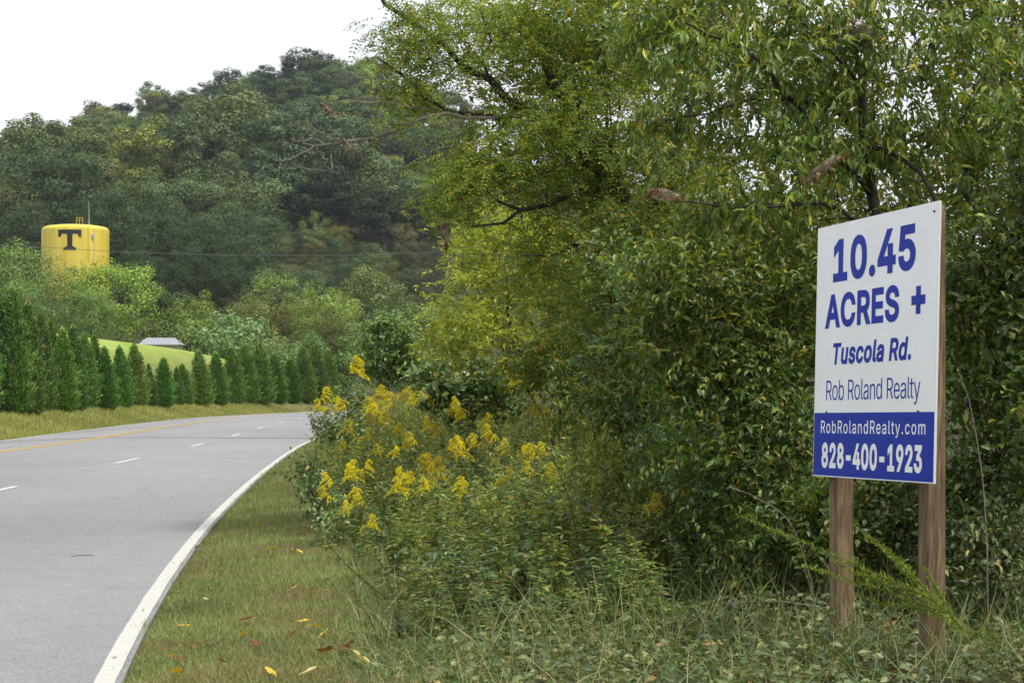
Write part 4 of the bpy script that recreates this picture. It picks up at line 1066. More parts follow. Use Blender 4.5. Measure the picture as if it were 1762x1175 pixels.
    'n': (410, [[114,227,114,0,53,0,53,379,112,379,112,287,102,287,116,319,132,344,152,362,175,374,200,382,227,384,252,383,275,377,295,369,313,356,328,340,341,321,350,298,355,271,357,240,357,0,296,0,296,235,293,263,286,286,273,304,256,318,235,326,210,329,192,328,176,324,161,317,147,308,136,297,126,283,119,266,115,248]]),
    'o': (415, [[207,-8,174,-5,144,3,117,16,93,35,72,58,56,85,44,116,37,150,34,187,37,225,44,260,56,291,72,318,93,341,117,360,144,374,174,382,207,384,241,382,271,374,299,360,323,341,343,318,359,291,371,260,379,225,381,187,379,150,371,116,359,85,343,58,323,35,299,16,271,3,241,-5],[207,46,231,49,252,55,270,66,285,80,298,97,307,117,314,139,318,163,319,187,318,212,314,236,307,258,298,278,285,296,270,310,252,321,231,328,207,330,184,328,163,321,145,310,130,296,118,278,108,258,102,236,98,212,96,187,98,163,102,139,108,117,118,97,130,80,145,66,163,55,184,49]]),
    's': (365, [[182,-8,157,-7,133,-3,112,3,93,12,76,24,62,38,50,54,41,73,36,94,94,107,101,87,111,72,124,60,141,52,160,47,181,45,206,47,227,53,244,62,258,74,265,88,268,103,266,115,262,126,254,136,243,144,229,150,212,155,149,170,118,180,92,192,72,208,58,227,50,249,47,274,49,295,55,314,65,332,79,347,95,360,115,370,137,378,161,383,187,384,212,383,234,379,254,372,271,363,286,352,299,339,309,324,318,308,324,290,268,277,262,291,254,304,243,316,228,325,210,331,187,333,166,331,147,326,131,317,119,305,111,292,109,277,110,264,115,253,124,243,136,235,152,229,172,223,229,209,261,200,287,187,306,171,320,153,328,131,331,107,329,85,323,65,312,47,298,31,281,18,260,6,236,-2,210,-7]]),
    't': (227, [[204,379,204,327,6,327,6,379],[65,471,126,471,126,98,127,83,130,70,136,61,144,55,156,51,170,50,185,51,202,54,213,2,207,0,200,-2,192,-3,184,-3,176,-4,168,-4,138,-1,113,7,92,21,77,41,68,64,65,93]]),
    'u': (410, [[182,-5,158,-3,135,2,115,11,97,23,82,39,69,59,60,82,54,109,53,139,53,379,114,379,114,144,116,117,124,94,137,75,154,61,175,53,200,50,218,51,234,55,249,62,263,71,274,83,283,97,290,113,295,132,296,153,296,379,357,379,357,0,298,0,298,92,307,92,294,60,277,35,257,17,234,5,209,-3]]),
    'y': (389, [[47,-139,61,-86,71,-87,83,-89,94,-90,104,-89,113,-86,122,-81,130,-74,138,-64,145,-51,151,-36,163,-1,17,379,84,379,165,155,173,132,180,109,187,87,193,64,199,42,206,21,184,21,190,42,196,64,202,87,209,110,216,132,224,155,305,379,371,379,204,-58,196,-77,187,-93,177,-107,165,-119,153,-128,139,-136,125,-141,109,-144,91,-145,82,-145,73,-144,65,-143,57,-142,52,-140]]),
}

def ring_(cx_, cy_, rx_, ry_, rev):
    t_ = np.linspace(0, 2 * math.pi, 28, endpoint=False) * (1 if rev else -1)
    return np.stack([cx_ + rx_ * np.cos(t_), cy_ + ry_ * np.sin(t_)], 1).ravel().tolist()
GLYPH['8'] = (453, [ring_(226, 378, 152, 138, False), ring_(226, 378, 90, 80, True), ring_(226, 140, 172, 147, False), ring_(226, 140, 108, 88, True)])

def text_line(body, u0, u1, v0, v1, mat, bold=0.0, shear=0.0, track=0.0, y=-.0010):
    """A printed line fitted between u0..u1 across and v0..v1 (cap height) down the board; each word is a part."""
    words, x, cur = [], 0.0, []
    for ch in body:
        if ch == ' ':
            words.append(cur); cur = []; x += .20 + track; continue
        adv, loops = GLYPH[ch]
        Ls = [np.array(lp, float).reshape(-1, 2) / 1000.0 for lp in loops]
        cur.append([np.stack([Q[:, 0] + x + shear * Q[:, 1], Q[:, 1]], 1) for Q in Ls])
        x += adv / 1000.0 + track + bold * .9
    words.append(cur)
    allp = np.concatenate([p for w_ in words for g_ in w_ for p in g_])
    a0, a1 = allp[:, 0].min() - bold, allp[:, 0].max() + bold
    zt, zb_ = SW * (1 - v0), SW * (1 - v1)
    for w_ in words:
        mv, mf, mo = [], [], 0
        for gi, shp in enumerate(w_):
            offd = []
            for P in shp:
                keep = np.linalg.norm(P - np.roll(P, 1, 0), axis=1) > 1e-5; P = P[keep]
                e1 = unit(P - np.roll(P, 1, 0)); e2 = unit(np.roll(P, -1, 0) - P)
                n1 = np.stack([-e1[:, 1], e1[:, 0]], 1); n2 = np.stack([-e2[:, 1], e2[:, 0]], 1)
                nn = unit(n1 + n2); cs_ = np.clip((nn * n1).sum(1), .5, 1)
                offd.append(P + nn * (bold / cs_)[:, None])
            co = np.concatenate(offd)
            ed, n0 = [], 0
            for P in offd:
                ed += [(n0 + q, n0 + (q + 1) % len(P)) for q in range(len(P))]; n0 += len(P)
            vo_, _e, fo_, *_r = mathutils.geometry.delaunay_2d_cdt([mathutils.Vector((float(p[0]), float(p[1]))) for p in co], ed, [], 0, 1e-6)
            co = np.array([v[:] for v in vo_])
            def wind(pt, P):
                a_, b_ = P, np.roll(P, -1, 0)
                left_ = (b_[:, 0] - a_[:, 0]) * (pt[1] - a_[:, 1]) - (pt[0] - a_[:, 0]) * (b_[:, 1] - a_[:, 1])
                return int(((a_[:, 1] <= pt[1]) & (b_[:, 1] > pt[1]) & (left_ > 0)).sum()) - int(((a_[:, 1] > pt[1]) & (b_[:, 1] <= pt[1]) & (left_ < 0)).sum())
            tri = np.array([f_ for f_ in fo_ if sum(wind(co[list(f_)].mean(0), P) for P in offd) != 0], int)
            X = SW * (u0 + (u1 - u0) * (co[:, 0] - a0) / (a1 - a0))
            Z = zb_ + (zt - zb_) * (co[:, 1] + bold) / (.509 + 2 * bold)
            mv.append(np.stack([X, np.full(len(X), y - .00006 * (gi % 8)), Z], -1)); mf.append(tri + mo); mo += len(co)
        mesh_np('lettering', np.concatenate(mv), [np.concatenate(mf)], mat, sign)
BL, WH = M['sign_blue'], M['sign_white']
text_line('10.45', .150, .835, .062, .230, BL, .032)
text_line('ACRES', .088, .715, .277, .411, BL, .030)
b = MB(); cxp, czp = SW * .862, SW * (1 - .343)
b.box((cxp - .064, -.0011, czp - .021), (cxp + .064, -.0004, czp + .021)); b.box((cxp - .021, -.0014, czp - .062), (cxp + .021, -.0007, czp + .062)); b.build('lettering', BL, sign)
text_line('Tuscola Rd.', .165, .815, .472, .557, BL, .028, .16)
text_line('Rob Roland Realty', .110, .890, .619, .697, BL, -.004, 0, -.02)
text_line('RobRolandRealty.com', .068, .935, .778, .828, WH, .004, 0, .07)
text_line('828-400-1923', .080, .915, .866, .966, WH, .032)
for (u_, v_) in ((.12, .745), (.88, .745), (.12, .40), (.86, .36), (.97, .035)):
    b = MB(); b.tube([[SW * u_, -.0065, SW * (1 - v_)], [SW * u_, .001, SW * (1 - v_)]], .0055, 8); b.build('screw', M['screw'], sign)
PS = .089
def post(along, zb, zt, lab=None):
    """A square post behind the board, in the sign's upright frame."""
    back = .052
    V = []
    for (a, c, z) in [(0, 0, zb), (PS, 0, zb), (PS, PS, zb), (0, PS, zb), (0, 0, zt), (PS, 0, zt), (PS, PS, zt), (0, PS, zt)]:
        V.append(s_l + ex * (along + a) - en * (back + c) + np.array([0, 0, z]))
    V = (np.array(V) - org) @ SR
    o = mesh_np('post', V, [np.array([[0, 3, 2, 1], [4, 5, 6, 7], [0, 1, 5, 4], [1, 2, 6, 5], [2, 3, 7, 6], [3, 0, 4, 7]])], M['post'], sign)
    bv = o.modifiers.new('soft', 'BEVEL'); bv.width = .005; bv.segments = 2
    return o
post(.075, -.2, 2.16); post(.985, -.2, 2.19)

# ------------------------------------------------------------------ the thicket: trees and saplings
def tree_thing(name, label, paths, E, ntips, seed, bark, leaf_fn, leafmat, r_tip=.0032, expo=.43, r_max=.14, w=.35, step=.3, jit=.02, hollow=.35, group=None, cat='tree', k=6, rad=None):
    rng = np.random.default_rng(seed)
    base = np.asarray(paths[0][0], float)
    tips = blob_tips(E, ntips, rng, hollow)
    tips = tips[tips[:, 2] > base[2] + .1]
    pos, par, tip = grow(paths, tips, rng, w, step, jit=jit, rad=rad)
    V, f = tubes(pos, par, r_tip, expo, k, r_max, grow.rmin)
    root = thing(name, label, cat, tuple(base), group)
    mesh_np('trunk', V - base, [f], M[bark], root, smooth=True)
    Lv = Leaves()
    leaf_fn(Lv, pos, par, tip, rng)
    Lv.build('crown', M[leafmat], root, base)
    return root

def gp(x, Y):                                             # the ground under a picture column
    X = (x - CX) * Y / F_PX
    return np.array([X, Y, gz(X, Y) - .05])

# the big pinnate tree whose limbs reach over the road side
A = lambda pts, Y: [at(x, y, Y + dy) for x, y, dy in pts]
LY = 19.0
loc_paths = [
    [gp(1150, LY)] + A([(1140, 640, 0), (1125, 480, 0), (1108, 390, 0), (1052, 312, 0), (990, 250, 0), (945, 180, .1), (925, 90, .2), (955, -10, .3), (975, -120, .4)], LY),
    A([(990, 250, 0), (900, 190, -.3), (830, 138, -.5), (760, 82, -.6), (690, 20, -.7), (640, -30, -.7)], LY),
    A([(1060, 320, 0), (1000, 312, -.3), (930, 350, -.6), (870, 376, -.8), (810, 390, -.9)], LY),
    A([(905, 195, -.3), (840, 215, -.6), (760, 190, -.9), (700, 150, -1.1), (650, 100, -1.2)], LY),
    A([(1108, 390, 0), (1160, 250, .5), (1200, 120, .8), (1230, 0, 1)], LY),
    A([(1125, 470, 0), (1060, 430, -.5), (980, 420, -.8), (900, 440, -1)], LY),
]
loc_E = [EL(820, 60, LY - .4, 150, 80, 1.1), EL(705, 70, LY - .8, 75, 60, .7), EL(700, 150, LY - 1, 60, 40, .6), EL(900, 260, LY - .3, 170, 80, 1.2), EL(800, 300, LY - .8, 75, 55, .7), EL(1000, 200, LY, 130, 120, 1.2), EL(985, 420, LY - .3, 120, 80, .9),
         EL(1090, 60, LY + .4, 140, 100, 1.1), EL(1120, 320, LY, 120, 110, 1.2), EL(960, 20, LY, 160, 80, 1.2), EL(780, 350, LY - .8, 45, 30, .4), EL(1040, 560, LY, 110, 70, .8)]
tree_thing('locust_tree', 'large tree with feathery yellowing leaves and dark crooked limbs reaching left', loc_paths, loc_E, 1150, 21, 'bark',
           lambda Lv, p, q, t, r: pinnate(Lv, p, q, t, r, 7, .55, .21, 6, .048, .019), 'locust', r_tip=.0030, expo=.47, r_max=.13, step=.28, jit=.04, rad=[(.15, .025), (.055, .018), (.045, .010), (.03, .010), (.05, .015), (.03, .008)], k=8)
# a nearly bare limb sticking out left of it
bare_paths = [A([(905, 197, -.3), (830, 205, -.8), (745, 192, -1.1), (690, 225, -1.2), (640, 237, -1.2), (590, 245, -1.3), (535, 257, -1.3), (500, 240, -1.3)], LY),
              A([(745, 192, -1.1), (680, 180, -1.3), (620, 172, -1.4), (575, 178, -1.4)], LY), A([(640, 237, -1.2), (610, 220, -1.3), (600, 200, -1.3)], LY), A([(590, 245, -1.3), (560, 235, -1.3), (520, 222, -1.3)], LY)]
bt = np.array([at(RNG.uniform(480, 760), RNG.uniform(165, 300), LY - 1.2 + RNG.uniform(-.3, .3)) for _ in range(46)])
pos, par, tip = grow(bare_paths, bt, RNG, .3, .12, jit=.012)
V, f = tubes(pos, par, .0045, .4, 5, .03)
limb = thing('bare_limb', 'pale dead limb with bare twigs and a few leaves, stretching left', 'branch', tuple(pos[0]))
mesh_np('trunk', V - pos[0], [f], M['twig_grey'], limb)
Lv = Leaves(); sel = tip[pos[tip][:, 0] > at(640, 0, 18)[0]]
pinnate(Lv, pos, par, sel, RNG, 3, .2, .16, 5, .04, .016); Lv.build('crown', M['locust'], limb, pos[0])

# slender trees of the wood behind, sky showing through their tops
for j, (x, Y, E, nt, lab) in enumerate([
    (1010, 30, [EL(1010, 60, 30, 110, 130, 1.4), EL(960, 250, 30, 110, 120, 1.3), EL(1050, -60, 30, 110, 80, 1.2), EL(880, 120, 30, 110, 110, 1.2)], 460, 'slender tree behind the feathery tree, its top open to the sky'),
    (1190, 27, [EL(1190, 130, 27, 110, 150, 1.4), EL(1150, 320, 27, 130, 130, 1.4), EL(1210, -40, 27, 120, 90, 1.2)], 420, 'slim straight tree deep in the wood, right of the feathery tree'),
    (1330, 24, [EL(1330, 250, 24, 130, 150, 1.4), EL(1290, 40, 24, 130, 120, 1.3), EL(1380, 430, 24, 140, 120, 1.2)], 300, 'dim tree in the wood above the left side of the sign'),
    (1500, 22, [EL(1500, 330, 22, 130, 130, 1.3), EL(1420, 100, 22, 110, 120, 1.3), EL(1560, 480, 22, 140, 120, 1.2)], 300, 'dim tree in the wood right behind the top of the sign'),
    (1690, 20, [EL(1700, 120, 20, 130, 160, 1.3), EL(1720, 350, 20, 150, 150, 1.3), EL(1680, -50, 20, 160, 90, 1.2), EL(1760, 560, 20, 130, 120, 1.2)], 380, 'dark leafy tree behind the right edge of the sign'),
    (1840, 17, [EL(1850, 100, 17, 150, 200, 1.4), EL(1850, 420, 17, 150, 200, 1.4)], 300, 'leafy tree cut by the right edge of the picture'),
    (1420, 33, [EL(1420, 300, 33, 160, 130, 1.6), EL(1300, 420, 33, 160, 130, 1.6), EL(1540, 330, 33, 160, 150, 1.6), EL(1420, 560, 33, 220, 120, 1.6)], 420, 'far dim tree seen through the gaps above the sign'),
    (1660, 31, [EL(1680, 60, 31, 150, 160, 1.6), EL(1640, 330, 31, 150, 150, 1.6), EL(1760, 260, 31, 130, 200, 1.6), EL(1690, 560, 31, 190, 140, 1.6)], 460, 'far dim tree seen past the right edge of the sign'),
    (1150, 36, [EL(1150, 330, 36, 150, 120, 1.6), EL(1060, 480, 36, 150, 120, 1.6), EL(1240, 520, 36, 170, 130, 1.6), EL(1180, 650, 36, 200, 90, 1.6)], 420, 'far dim tree seen behind the feathery tree'),
    (1080, 26, [EL(1080, 430, 26, 140, 90, 1.2), EL(1000, 520, 26, 110, 80, 1.0), EL(1180, 480, 26, 130, 100, 1.2)], 260, 'low shaded tree under the feathery tree'),
    (1270, 21, [EL(1270, 560, 21, 160, 110, 1.3), EL(1150, 600, 21, 130, 90, 1.1), EL(1420, 600, 21, 150, 110, 1.1), EL(1330, 420, 21, 150, 110, 1.2)], 420, 'shaded understorey tree left of the sign, deep in the thicket')]):
    g0 = gp(x, Y)
    rr = np.random.default_rng(500 + j)
    path = [[g0] + [at(x + rr.uniform(-18, 18), yy, Y) for yy in (600, 420, 260, 100, -60)]]
    tree_thing('slender_tree', lab, path, E, nt, 520 + j, 'bark', lambda Lv, p, q, t, r: sprays(Lv, p, q, t, r, 22, .85, .115, .056, -.35, T_LEAF4, jit=.5), 'back',
               r_tip=.0032, expo=.42, r_max=.10, step=.4, group='trees of the wood behind the sign', hollow=.2)

# yellow green tree
YY = 35.0
tree_thing('yellow_tree', 'glowing yellow green tree with fine leaves beside the dark limbs', [[gp(900, YY)] + A([(890, 620, 0), (872, 540, 0), (868, 450, 0), (880, 370, 0)], YY), A([(880, 580, 0), (820, 500, -.3), (780, 440, -.5)], YY), A([(875, 520, 0), (930, 450, .2), (960, 390, .3)], YY)],
           [EL(860, 430, YY, 100, 95, 1.4), EL(800, 520, YY - .6, 78, 90, 1.1), EL(930, 470, YY, 110, 110, 1.3), EL(780, 600, YY - .8, 70, 60, .9), EL(900, 600, YY - .3, 130, 60, 1.2), EL(825, 390, YY, 70, 50, .8)],
           760, 31, 'bark_grey', lambda Lv, p, q, t, r: sprays(Lv, p, q, t, r, 26, .9, .115, .034, -.25, T_LEAF4, jit=.4), 'yellowtree', r_tip=.004, expo=.42, r_max=.09, step=.35)

# near trees with long drooping leaves
NY = 11.6
ch_paths = [
    [gp(1590, NY)] + A([(1570, 760, 0), (1545, 560, 0), (1500, 340, 0), (1488, 262, 0), (1482, 150, 0), (1500, 60, .1), (1535, -40, .2)], NY),
    A([(1500, 340, 0), (1440, 262, -.2), (1390, 200, -.3), (1330, 128, -.4), (1250, 68, -.5), (1180, 40, -.5)], NY),
    A([(1520, 420, 0), (1440, 350, -.3), (1330, 362, -.6), (1210, 352, -.7), (1120, 335, -.8)], NY),
    A([(1640, 420, -.3), (1600, 300, -.3), (1540, 255, -.2), (1490, 250, 0)][::-1], NY),
    A([(1490, 240, 0), (1430, 180, .1), (1320, 165, -.2), (1200, 190, -.3), (1090, 230, -.4)], NY),
    A([(1545, 560, 0), (1640, 420, .2), (1700, 250, .3), (1740, 100, .3)], NY),
    A([(1482, 150, 0), (1400, 60, .1), (1330, -20, .2)], NY)]
ch_E = [EL(1220, 130, NY - .4, 150, 110, .5), EL(1130, 230, NY - .4, 80, 60, .35), EL(1390, 90, NY, 140, 110, .6), EL(1330, 280, NY - .3, 170, 90, .5), EL(1560, 60, NY, 150, 90, .6), EL(1690, 130, NY, 110, 150, .6), EL(1260, 20, NY, 170, 70, .5),
        EL(1640, 260, NY + .1, 140, 80, .5), EL(1250, 400, NY - .3, 150, 70, .45), EL(1450, 200, NY, 110, 110, .6), EL(1110, 60, NY, 80, 60, .4)]
tree_thing('cherry_tree', 'leafy tree with long drooping leaves arching over the sign', ch_paths, ch_E, 640, 41, 'bark',
           lambda Lv, p, q, t, r: sprays(Lv, p, q, t, r, 18, .44, .080, .023, -.75, T_LEAF8, side=.6, jit=.35), 'cherry', r_tip=.0022, expo=.40, r_max=.07, w=.3, step=.16, jit=.012, rad=[(.075, .012), (.018, .005), (.015, .004), (.02, .012), (.012, .004), (.022, .008), (.012, .005)])
for j, (x, Y, E, nt, mat, L, W, lab) in enumerate([
    (1230, 11.0, [EL(1230, 500, 11, 150, 110, .5), EL(1130, 470, 10.8, 90, 80, .4), EL(1310, 600, 11, 110, 110, .5), EL(1140, 600, 10.9, 110, 80, .45), EL(1360, 480, 11.2, 90, 100, .4)], 430, 'cherry', .090, .032, 'bushy sapling with drooping glossy leaves left of the sign'),
    (1080, 13.0, [EL(1090, 560, 13, 90, 110, .5), EL(1040, 660, 13, 110, 70, .5), EL(1160, 700, 12.6, 130, 80, .5), EL(1060, 450, 13.2, 60, 80, .4)], 330, 'broad', .085, .034, 'green sapling at the thicket edge above the weeds'),
    (1330, 10.4, [EL(1330, 730, 10.6, 130, 90, .45), EL(1230, 780, 10.6, 120, 80, .45), EL(1370, 880, 10.3, 110, 80, .4), EL(1260, 650, 10.8, 120, 80, .4)], 330, 'broad', .080, .034, 'dark leafy sapling low beside the left post of the sign'),
    (1700, 9.9, [EL(1690, 470, 10, 90, 120, .4), EL(1720, 650, 9.9, 90, 120, .4), EL(1700, 820, 9.8, 90, 90, .35), EL(1760, 540, 9.8, 80, 150, .4), EL(1650, 560, 10.3, 70, 120, .3), EL(1780, 380, 10, 90, 110, .4)], 430, 'broad', .078, .040, 'dark glossy sapling crowding the right post of the sign'),
    (1540, 10.7, [EL(1540, 480, 10.8, 130, 130, .4), EL(1520, 700, 10.6, 130, 130, .4), EL(1560, 900, 10.3, 120, 90, .4), EL(1470, 920, 10.2, 100, 70, .35)], 420, 'broad', .076, .036, 'dark sapling right behind the sign panel'),
    (1080, 12.4, [EL(1080, 850, 12.4, 100, 80, .5), EL(1050, 800, 13.2, 70, 80, .5), EL(1130, 930, 11.6, 80, 60, .4)], 300, 'weed', .082, .030, 'bushy green growth filling the thicket foot below the saplings'),
    (1230, 11.2, [EL(1220, 880, 11.2, 90, 90, .45), EL(1160, 800, 11.8, 80, 80, .4), EL(1290, 950, 10.4, 80, 60, .4)], 300, 'broad', .074, .030, 'dark leafy growth at the thicket foot left of the dry grass stalk'),
    (1640, 9.7, [EL(1660, 950, 9.6, 90, 70, .35), EL(1730, 960, 9.2, 80, 90, .35), EL(1600, 860, 10, 90, 90, .3)], 240, 'cover', .066, .030, 'grey green leafy growth around the foot of the right post'),
    (1860, 9.4, [EL(1830, 250, 9.8, 120, 150, .4), EL(1850, 700, 9.3, 110, 200, .4)], 260, 'broad', .078, .038, 'sapling cut by the right edge of the picture')]):
    g0 = gp(x, Y); rr = np.random.default_rng(560 + j)
    c0 = E[0][0]
    paths = [[g0, g0 * .5 + c0 * .5 + np.array([.08, 0, 0]), c0]] + [[g0 * .55 + c0 * .45, e[0]] for e in E[1:]]
    if mat in ('weed', 'cover') or 'thicket foot' in lab: c0 = c0 * .5 + g0 * .5
    tree_thing('sapling', lab, paths, E, nt, 580 + j, 'bark', (lambda L, W: lambda Lv, p, q, t, r: sprays(Lv, p, q, t, r, 23, .46, L * .66, W * .66, -.4, T_LEAF8, side=.7, jit=.5))(L, W), mat,
               r_tip=.0020, expo=.40, r_max=.03, w=.3, step=.16, jit=.012, group='saplings of the roadside thicket')
# dark roadside bush, vine mound and middle bushes
for j, (x, Y, E, nt, mat, L, W, per, lab) in enumerate([
    (672, 62, [EL(665, 585, 62, 48, 52, 1.0), EL(650, 625, 62, 36, 30, .8), EL(690, 620, 62, 40, 34, .8)], 260, 'bush', .17, .09, 26, 'rounded dark green bush beside the road bend'),
    (800, 23, [EL(780, 655, 23, 75, 28, .6), EL(850, 645, 23, 50, 24, .5), EL(725, 645, 23, 35, 20, .4), EL(810, 690, 23, 110, 34, .6)], 170, 'vine', .10, .065, 16, 'mound of broad leaved vines above the goldenrod'),
    (960, 19, [EL(960, 620, 19, 90, 40, .7), EL(900, 640, 19, 60, 34, .5), EL(1010, 690, 18.6, 100, 60, .7)], 210, 'locust', .08, .030, 15, 'shady shrub with dark narrow leaves under the yellow tree'),
    (595, 27, [EL(600, 690, 27, 42, 34, .5), EL(560, 730, 26.5, 30, 34, .45), EL(625, 740, 26, 45, 36, .5)], 120, 'vine', .075, .042, 15, 'leafy shrub leaning over the road edge at the bend'),
    (545, 17.5, [EL(548, 850, 17.8, 28, 40, .35), EL(575, 900, 16.5, 32, 34, .35), EL(530, 815, 20, 22, 24, .3)], 150, 'vine', .048, .028, 14, 'low dark green mat of vines beside the grass verge'),
    (770, 11.6, [EL(770, 980, 11.6, 45, 42, .25), EL(740, 1030, 11.4, 40, 30, .22)], 50, 'vine', .072, .032, 13, 'dark leafy shoot standing out at the front of the weeds'),
    (905, 11.0, [EL(905, 985, 11, 32, 40, .2), EL(920, 1030, 10.8, 30, 30, .2)], 34, 'vine', .075, .034, 12, 'second dark leafy shoot, right of the first')]):
    g0 = gp(x, Y)
    c0 = E[0][0]
    paths = [[g0, g0 * .5 + c0 * .5, c0]] + [[g0 * .6 + c0 * .4, e[0]] for e in E[1:]]
    tree_thing('bush', lab, paths, E, nt, 620 + j, 'stem' if Y < 30 else 'bark', (lambda L, W, per, Y: lambda Lv, p, q, t, r: sprays(Lv, p, q, t, r, per, .4 if Y < 40 else .9, L, W, -.35, T_LEAF8 if Y < 20 else T_LEAF4, side=.8, jit=.45))(L, W, per, Y), mat,
               r_tip=.0024, expo=.40, r_max=.04, w=.3, step=.2, jit=.015, group='bushes along the road side', cat='bush')

# silk nests of webworms
def mat_nest():
    m, n, l, out = new_mat('webworm_silk')
    tc = n.new('ShaderNodeTexCoord'); no = n.new('ShaderNodeTexNoise'); no.inputs['Scale'].default_value = 18; no.inputs['Detail'].default_value = 6
    l.new(tc.outputs['Object'], no.inputs['Vector'])
    r = ramp(n, [(.35, (.16, .11, .075)), (.5, (.36, .29, .22)), (.68, (.52, .46, .40))], no.outputs['Fac'], l)
    d = n.new('ShaderNodeBsdfDiffuse'); t = n.new('ShaderNodeBsdfTranslucent'); l.new(r.outputs[0], d.inputs[0]); l.new(r.outputs[0], t.inputs[0])
    ms = n.new('ShaderNodeMixShader'); ms.inputs[0].default_value = .4; l.new(d.outputs[0], ms.inputs[1]); l.new(t.outputs[0], ms.inputs[2])
    tp = n.new('ShaderNodeBsdfTransparent'); m2 = n.new('ShaderNodeMixShader')
    n2 = n.new('ShaderNodeTexNoise'); n2.inputs['Scale'].default_value = 30; l.new(tc.outputs['Object'], n2.inputs['Vector'])
    rr = ramp(n, [(.35, (.15, .15, .15)), (.6, (.8, .8, .8))], n2.outputs['Fac'], l)
    l.new(rr.outputs[0], m2.inputs[0]); l.new(ms.outputs[0], m2.inputs[1]); l.new(tp.outputs[0], m2.inputs[2]); l.new(m2.outputs[0], out.inputs['Surface'])
    return m
M['nest'] = mat_nest()
M['brown_leaf'] = mat_leaf('dead_brown_leaves', [(0, (.07, .035, .017)), (.6, (.14, .075, .04)), (1, (.21, .125, .07))], .7, .3, .2, True)
for j, (x, y, Y, L_, W_, ang, lab) in enumerate([
    (565, 188, LY - 1.4, 34, 16, 35, 'brown silk webworm nest on the tip of the bare limb, against the hill'),
    (600, 252, LY - 1.3, 30, 16, 60, 'pale brown webworm nest hanging under the bare limb'),
    (615, 196, LY - 1.3, 14, 9, 20, 'tiny webworm nest between the bare twigs'),
    (766, 402, LY - .9, 46, 18, 85, 'grey webworm nest hanging at the end of the long dark branch'),
    (1143, 335, NY - .8, 58, 22, 8, 'brown webworm nest wrapped round a branch left of the sign'),
    (1418, 288, NY - .6, 66, 40, -28, 'large triangular webworm nest above the left corner of the sign'),
    (1485, 58, NY - .2, 54, 44, 70, 'ragged brown webworm nest high in the drooping tree'),
    (1250, 25, NY - .3, 36, 18, 60, 'small webworm nest near the top edge of the picture')]):
    rr = np.random.default_rng(700 + j); s = Y / F_PX
    c = at(x, y, Y); a = math.radians(ang)
    nu, nv = 12, 10
    uu = np.linspace(0, 1, nu)[:, None]; vv = (np.arange(nv) * 2 * math.pi / nv)[None]
    rad = W_ * s * .5 * (np.sin(np.pi * np.clip(uu, .02, .98)) ** .7) * (1.25 - .6 * uu) * (1 + .22 * np.sin(3 * vv + 5 * uu + j) + .12 * rr.normal(size=(nu, nv)))
    lx = (uu - .5) * L_ * s + 0 * vv
    P = np.stack([lx * math.cos(a) - rad * np.sin(vv) * math.sin(a), rad * np.cos(vv) * .8, lx * math.sin(a) * -1 + rad * np.sin(vv) * math.cos(a)], -1).reshape(-1, 3)
    i = np.arange(nu - 1)[:, None] * nv; q = np.arange(nv)[None]; q2 = (q + 1) % nv
    nest = thing('webworm_nest', lab, 'nest', tuple(c), 'webworm nests in the branches')
    mesh_np('silk_bag', P, [np.stack([i + q, i + q2, i + nv + q2, i + nv + q], -1).reshape(-1, 4)], M['nest'], nest, smooth=True)
    Lv = Leaves(); m = 26
    Lv.add(P[rr.integers(0, len(P), m)], rand_unit(m, rr) + [0, 0, -.5], rand_unit(m, rr), L_ * s * .26, L_ * s * .10, T_LEAF8)
    Lv.build('dead_leaf_cluster', M['brown_leaf'], nest); nest.children[-1]['kind'] = 'stuff'

